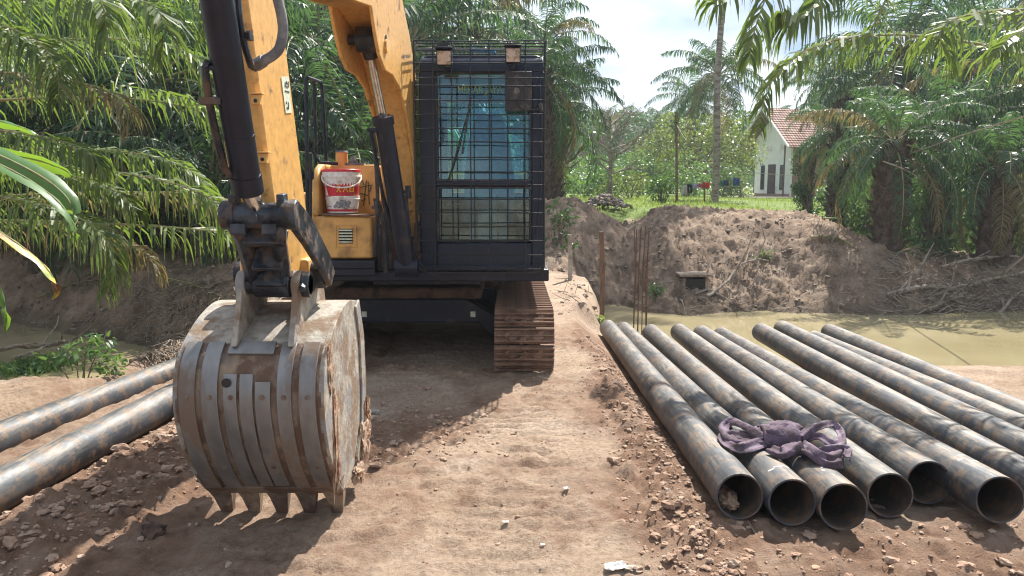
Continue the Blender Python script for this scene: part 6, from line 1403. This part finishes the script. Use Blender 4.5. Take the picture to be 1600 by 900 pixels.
# ------------------------------------------------------------ air
m = bpy.data.materials.new('air'); m.use_nodes = True; t = m.node_tree; t.nodes.clear(); pv = t.nodes.new('ShaderNodeVolumePrincipled'); oo = t.nodes.new('ShaderNodeOutputMaterial')
pv.inputs['Color'].default_value = (.86, .93, 1, 1); pv.inputs['Density'].default_value = .0009; pv.inputs['Anisotropy'].default_value = .3; t.links.new(pv.outputs[0], oo.inputs['Volume'])
hz = MB().box((0, 80, 10), (420, 260, 24)).build('haze', m, smooth=False); hz['kind'] = 'stuff'

# ------------------------------------------------------------ banana plant
bt = thing('banana_plant', (-4.75, 5.2, Hz(-4.75, 5.2)), 'banana plant at the left edge with green blades and one yellowing dead leaf', 'plant')
zr = rootloc(bt); MB().tube([(-4.75, 5.2, zr.z - .2), (-4.72, 5.2, 1.2), (-4.65, 5.2, 2.2)], [.11, .09, .06], 14).build('stem', M['rachis'], bt)
m, t, b = newmat('yellowing_leaf'); n = t.nodes.new('ShaderNodeTexNoise'); n.inputs['Scale'].default_value = 9; n.inputs['Detail'].default_value = 6; tcn = t.nodes.new('ShaderNodeTexCoord'); t.links.new(tcn.outputs['Object'], n.inputs['Vector'])
r_ = ramp(t, [(.38, (.16, .07, .02)), (.5, (.50, .33, .03)), (.62, (.22, .28, .04))]); t.links.new(n.outputs['Fac'], r_.inputs['Fac']); t.links.new(r_.outputs['Color'], b.inputs['Base Color']); b.inputs['Roughness'].default_value = .5; M['yleaf'] = m
def blade(a, b_, c, w_, mat, roll=.6, seed=0, name='leaf_blade', fold=.35):
    A, B, C = (Vector(v) for v in (a, b_, c)); B2 = B * 2 - (A + C) * .5; cv = bez(A, B2, C, 26); mb = MB(); vs = []; rnd = random.Random(seed); m_ = len(cv)
    for i, p in enumerate(cv):
        p = Vector(p); t_ = (Vector(cv[min(i + 1, m_ - 1)]) - Vector(cv[max(i - 1, 0)])).normalized(); s = t_.cross(Vector((0, 0, 1))).normalized(); u = s.cross(t_); s = s * math.cos(roll) + u * math.sin(roll); u = s.cross(t_)
        q = i / (m_ - 1); ww = w_ * min(1, q * 7 + .1) * (1 - max(0, q - .6) / .4) ** .55 * (1 + .03 * math.sin(i * 1.9 + seed))
        for k, f in ((-1, fold), (-.55, fold * .35), (0, -.03), (.55, fold * .35), (1, fold)): vs.append(p + s * ww * k - u * abs(k) * ww * f + u * .006 * math.sin(i * 1.3 + k * 5))
    mb.add(vs, [(5 * i + j, 5 * i + j + 1, 5 * i + j + 6, 5 * i + j + 5) for i in range(m_ - 1) for j in range(4)]); o = mb.build(name, mat, bt, ang=80)
    MB().tube([Vector(v) for v in cv], [.012 * (1 - .8 * i / m_) for i in range(m_)], 6).build('midrib', M['rachis'], o); return o
blade(P(-330, 150, Y=5.2), P(-60, 178, Y=5.0), P(60, 212, Y=4.9), .06, M['banana'], .5, 1)
blade(P(-330, 160, Y=5.2), P(10, 262, Y=5.0), P(118, 378, Y=4.95), .075, M['banana'], .2, 2)
blade(P(-280, 150, Y=5.4), P(40, 262, Y=5.35), P(108, 352, Y=5.3), .085, M['banana'], -.7, 3)
yl = blade(P(-300, 220, Y=5.1), P(12, 370, Y=4.9), P(82, 468, Y=4.9), .062, M['yleaf'], .3, 4); yl['label'] = 'yellow brown dying banana leaf hanging lowest'
blade(P(-300, 250, Y=5.1), P(-60, 380, Y=4.8), P(8, 520, Y=4.75), .06, M['banana'], .2, 5)
blade(P(-330, 200, Y=5.6), P(10, 240, Y=5.6), P(112, 282, Y=5.6), .075, M['banana'], .9, 6)
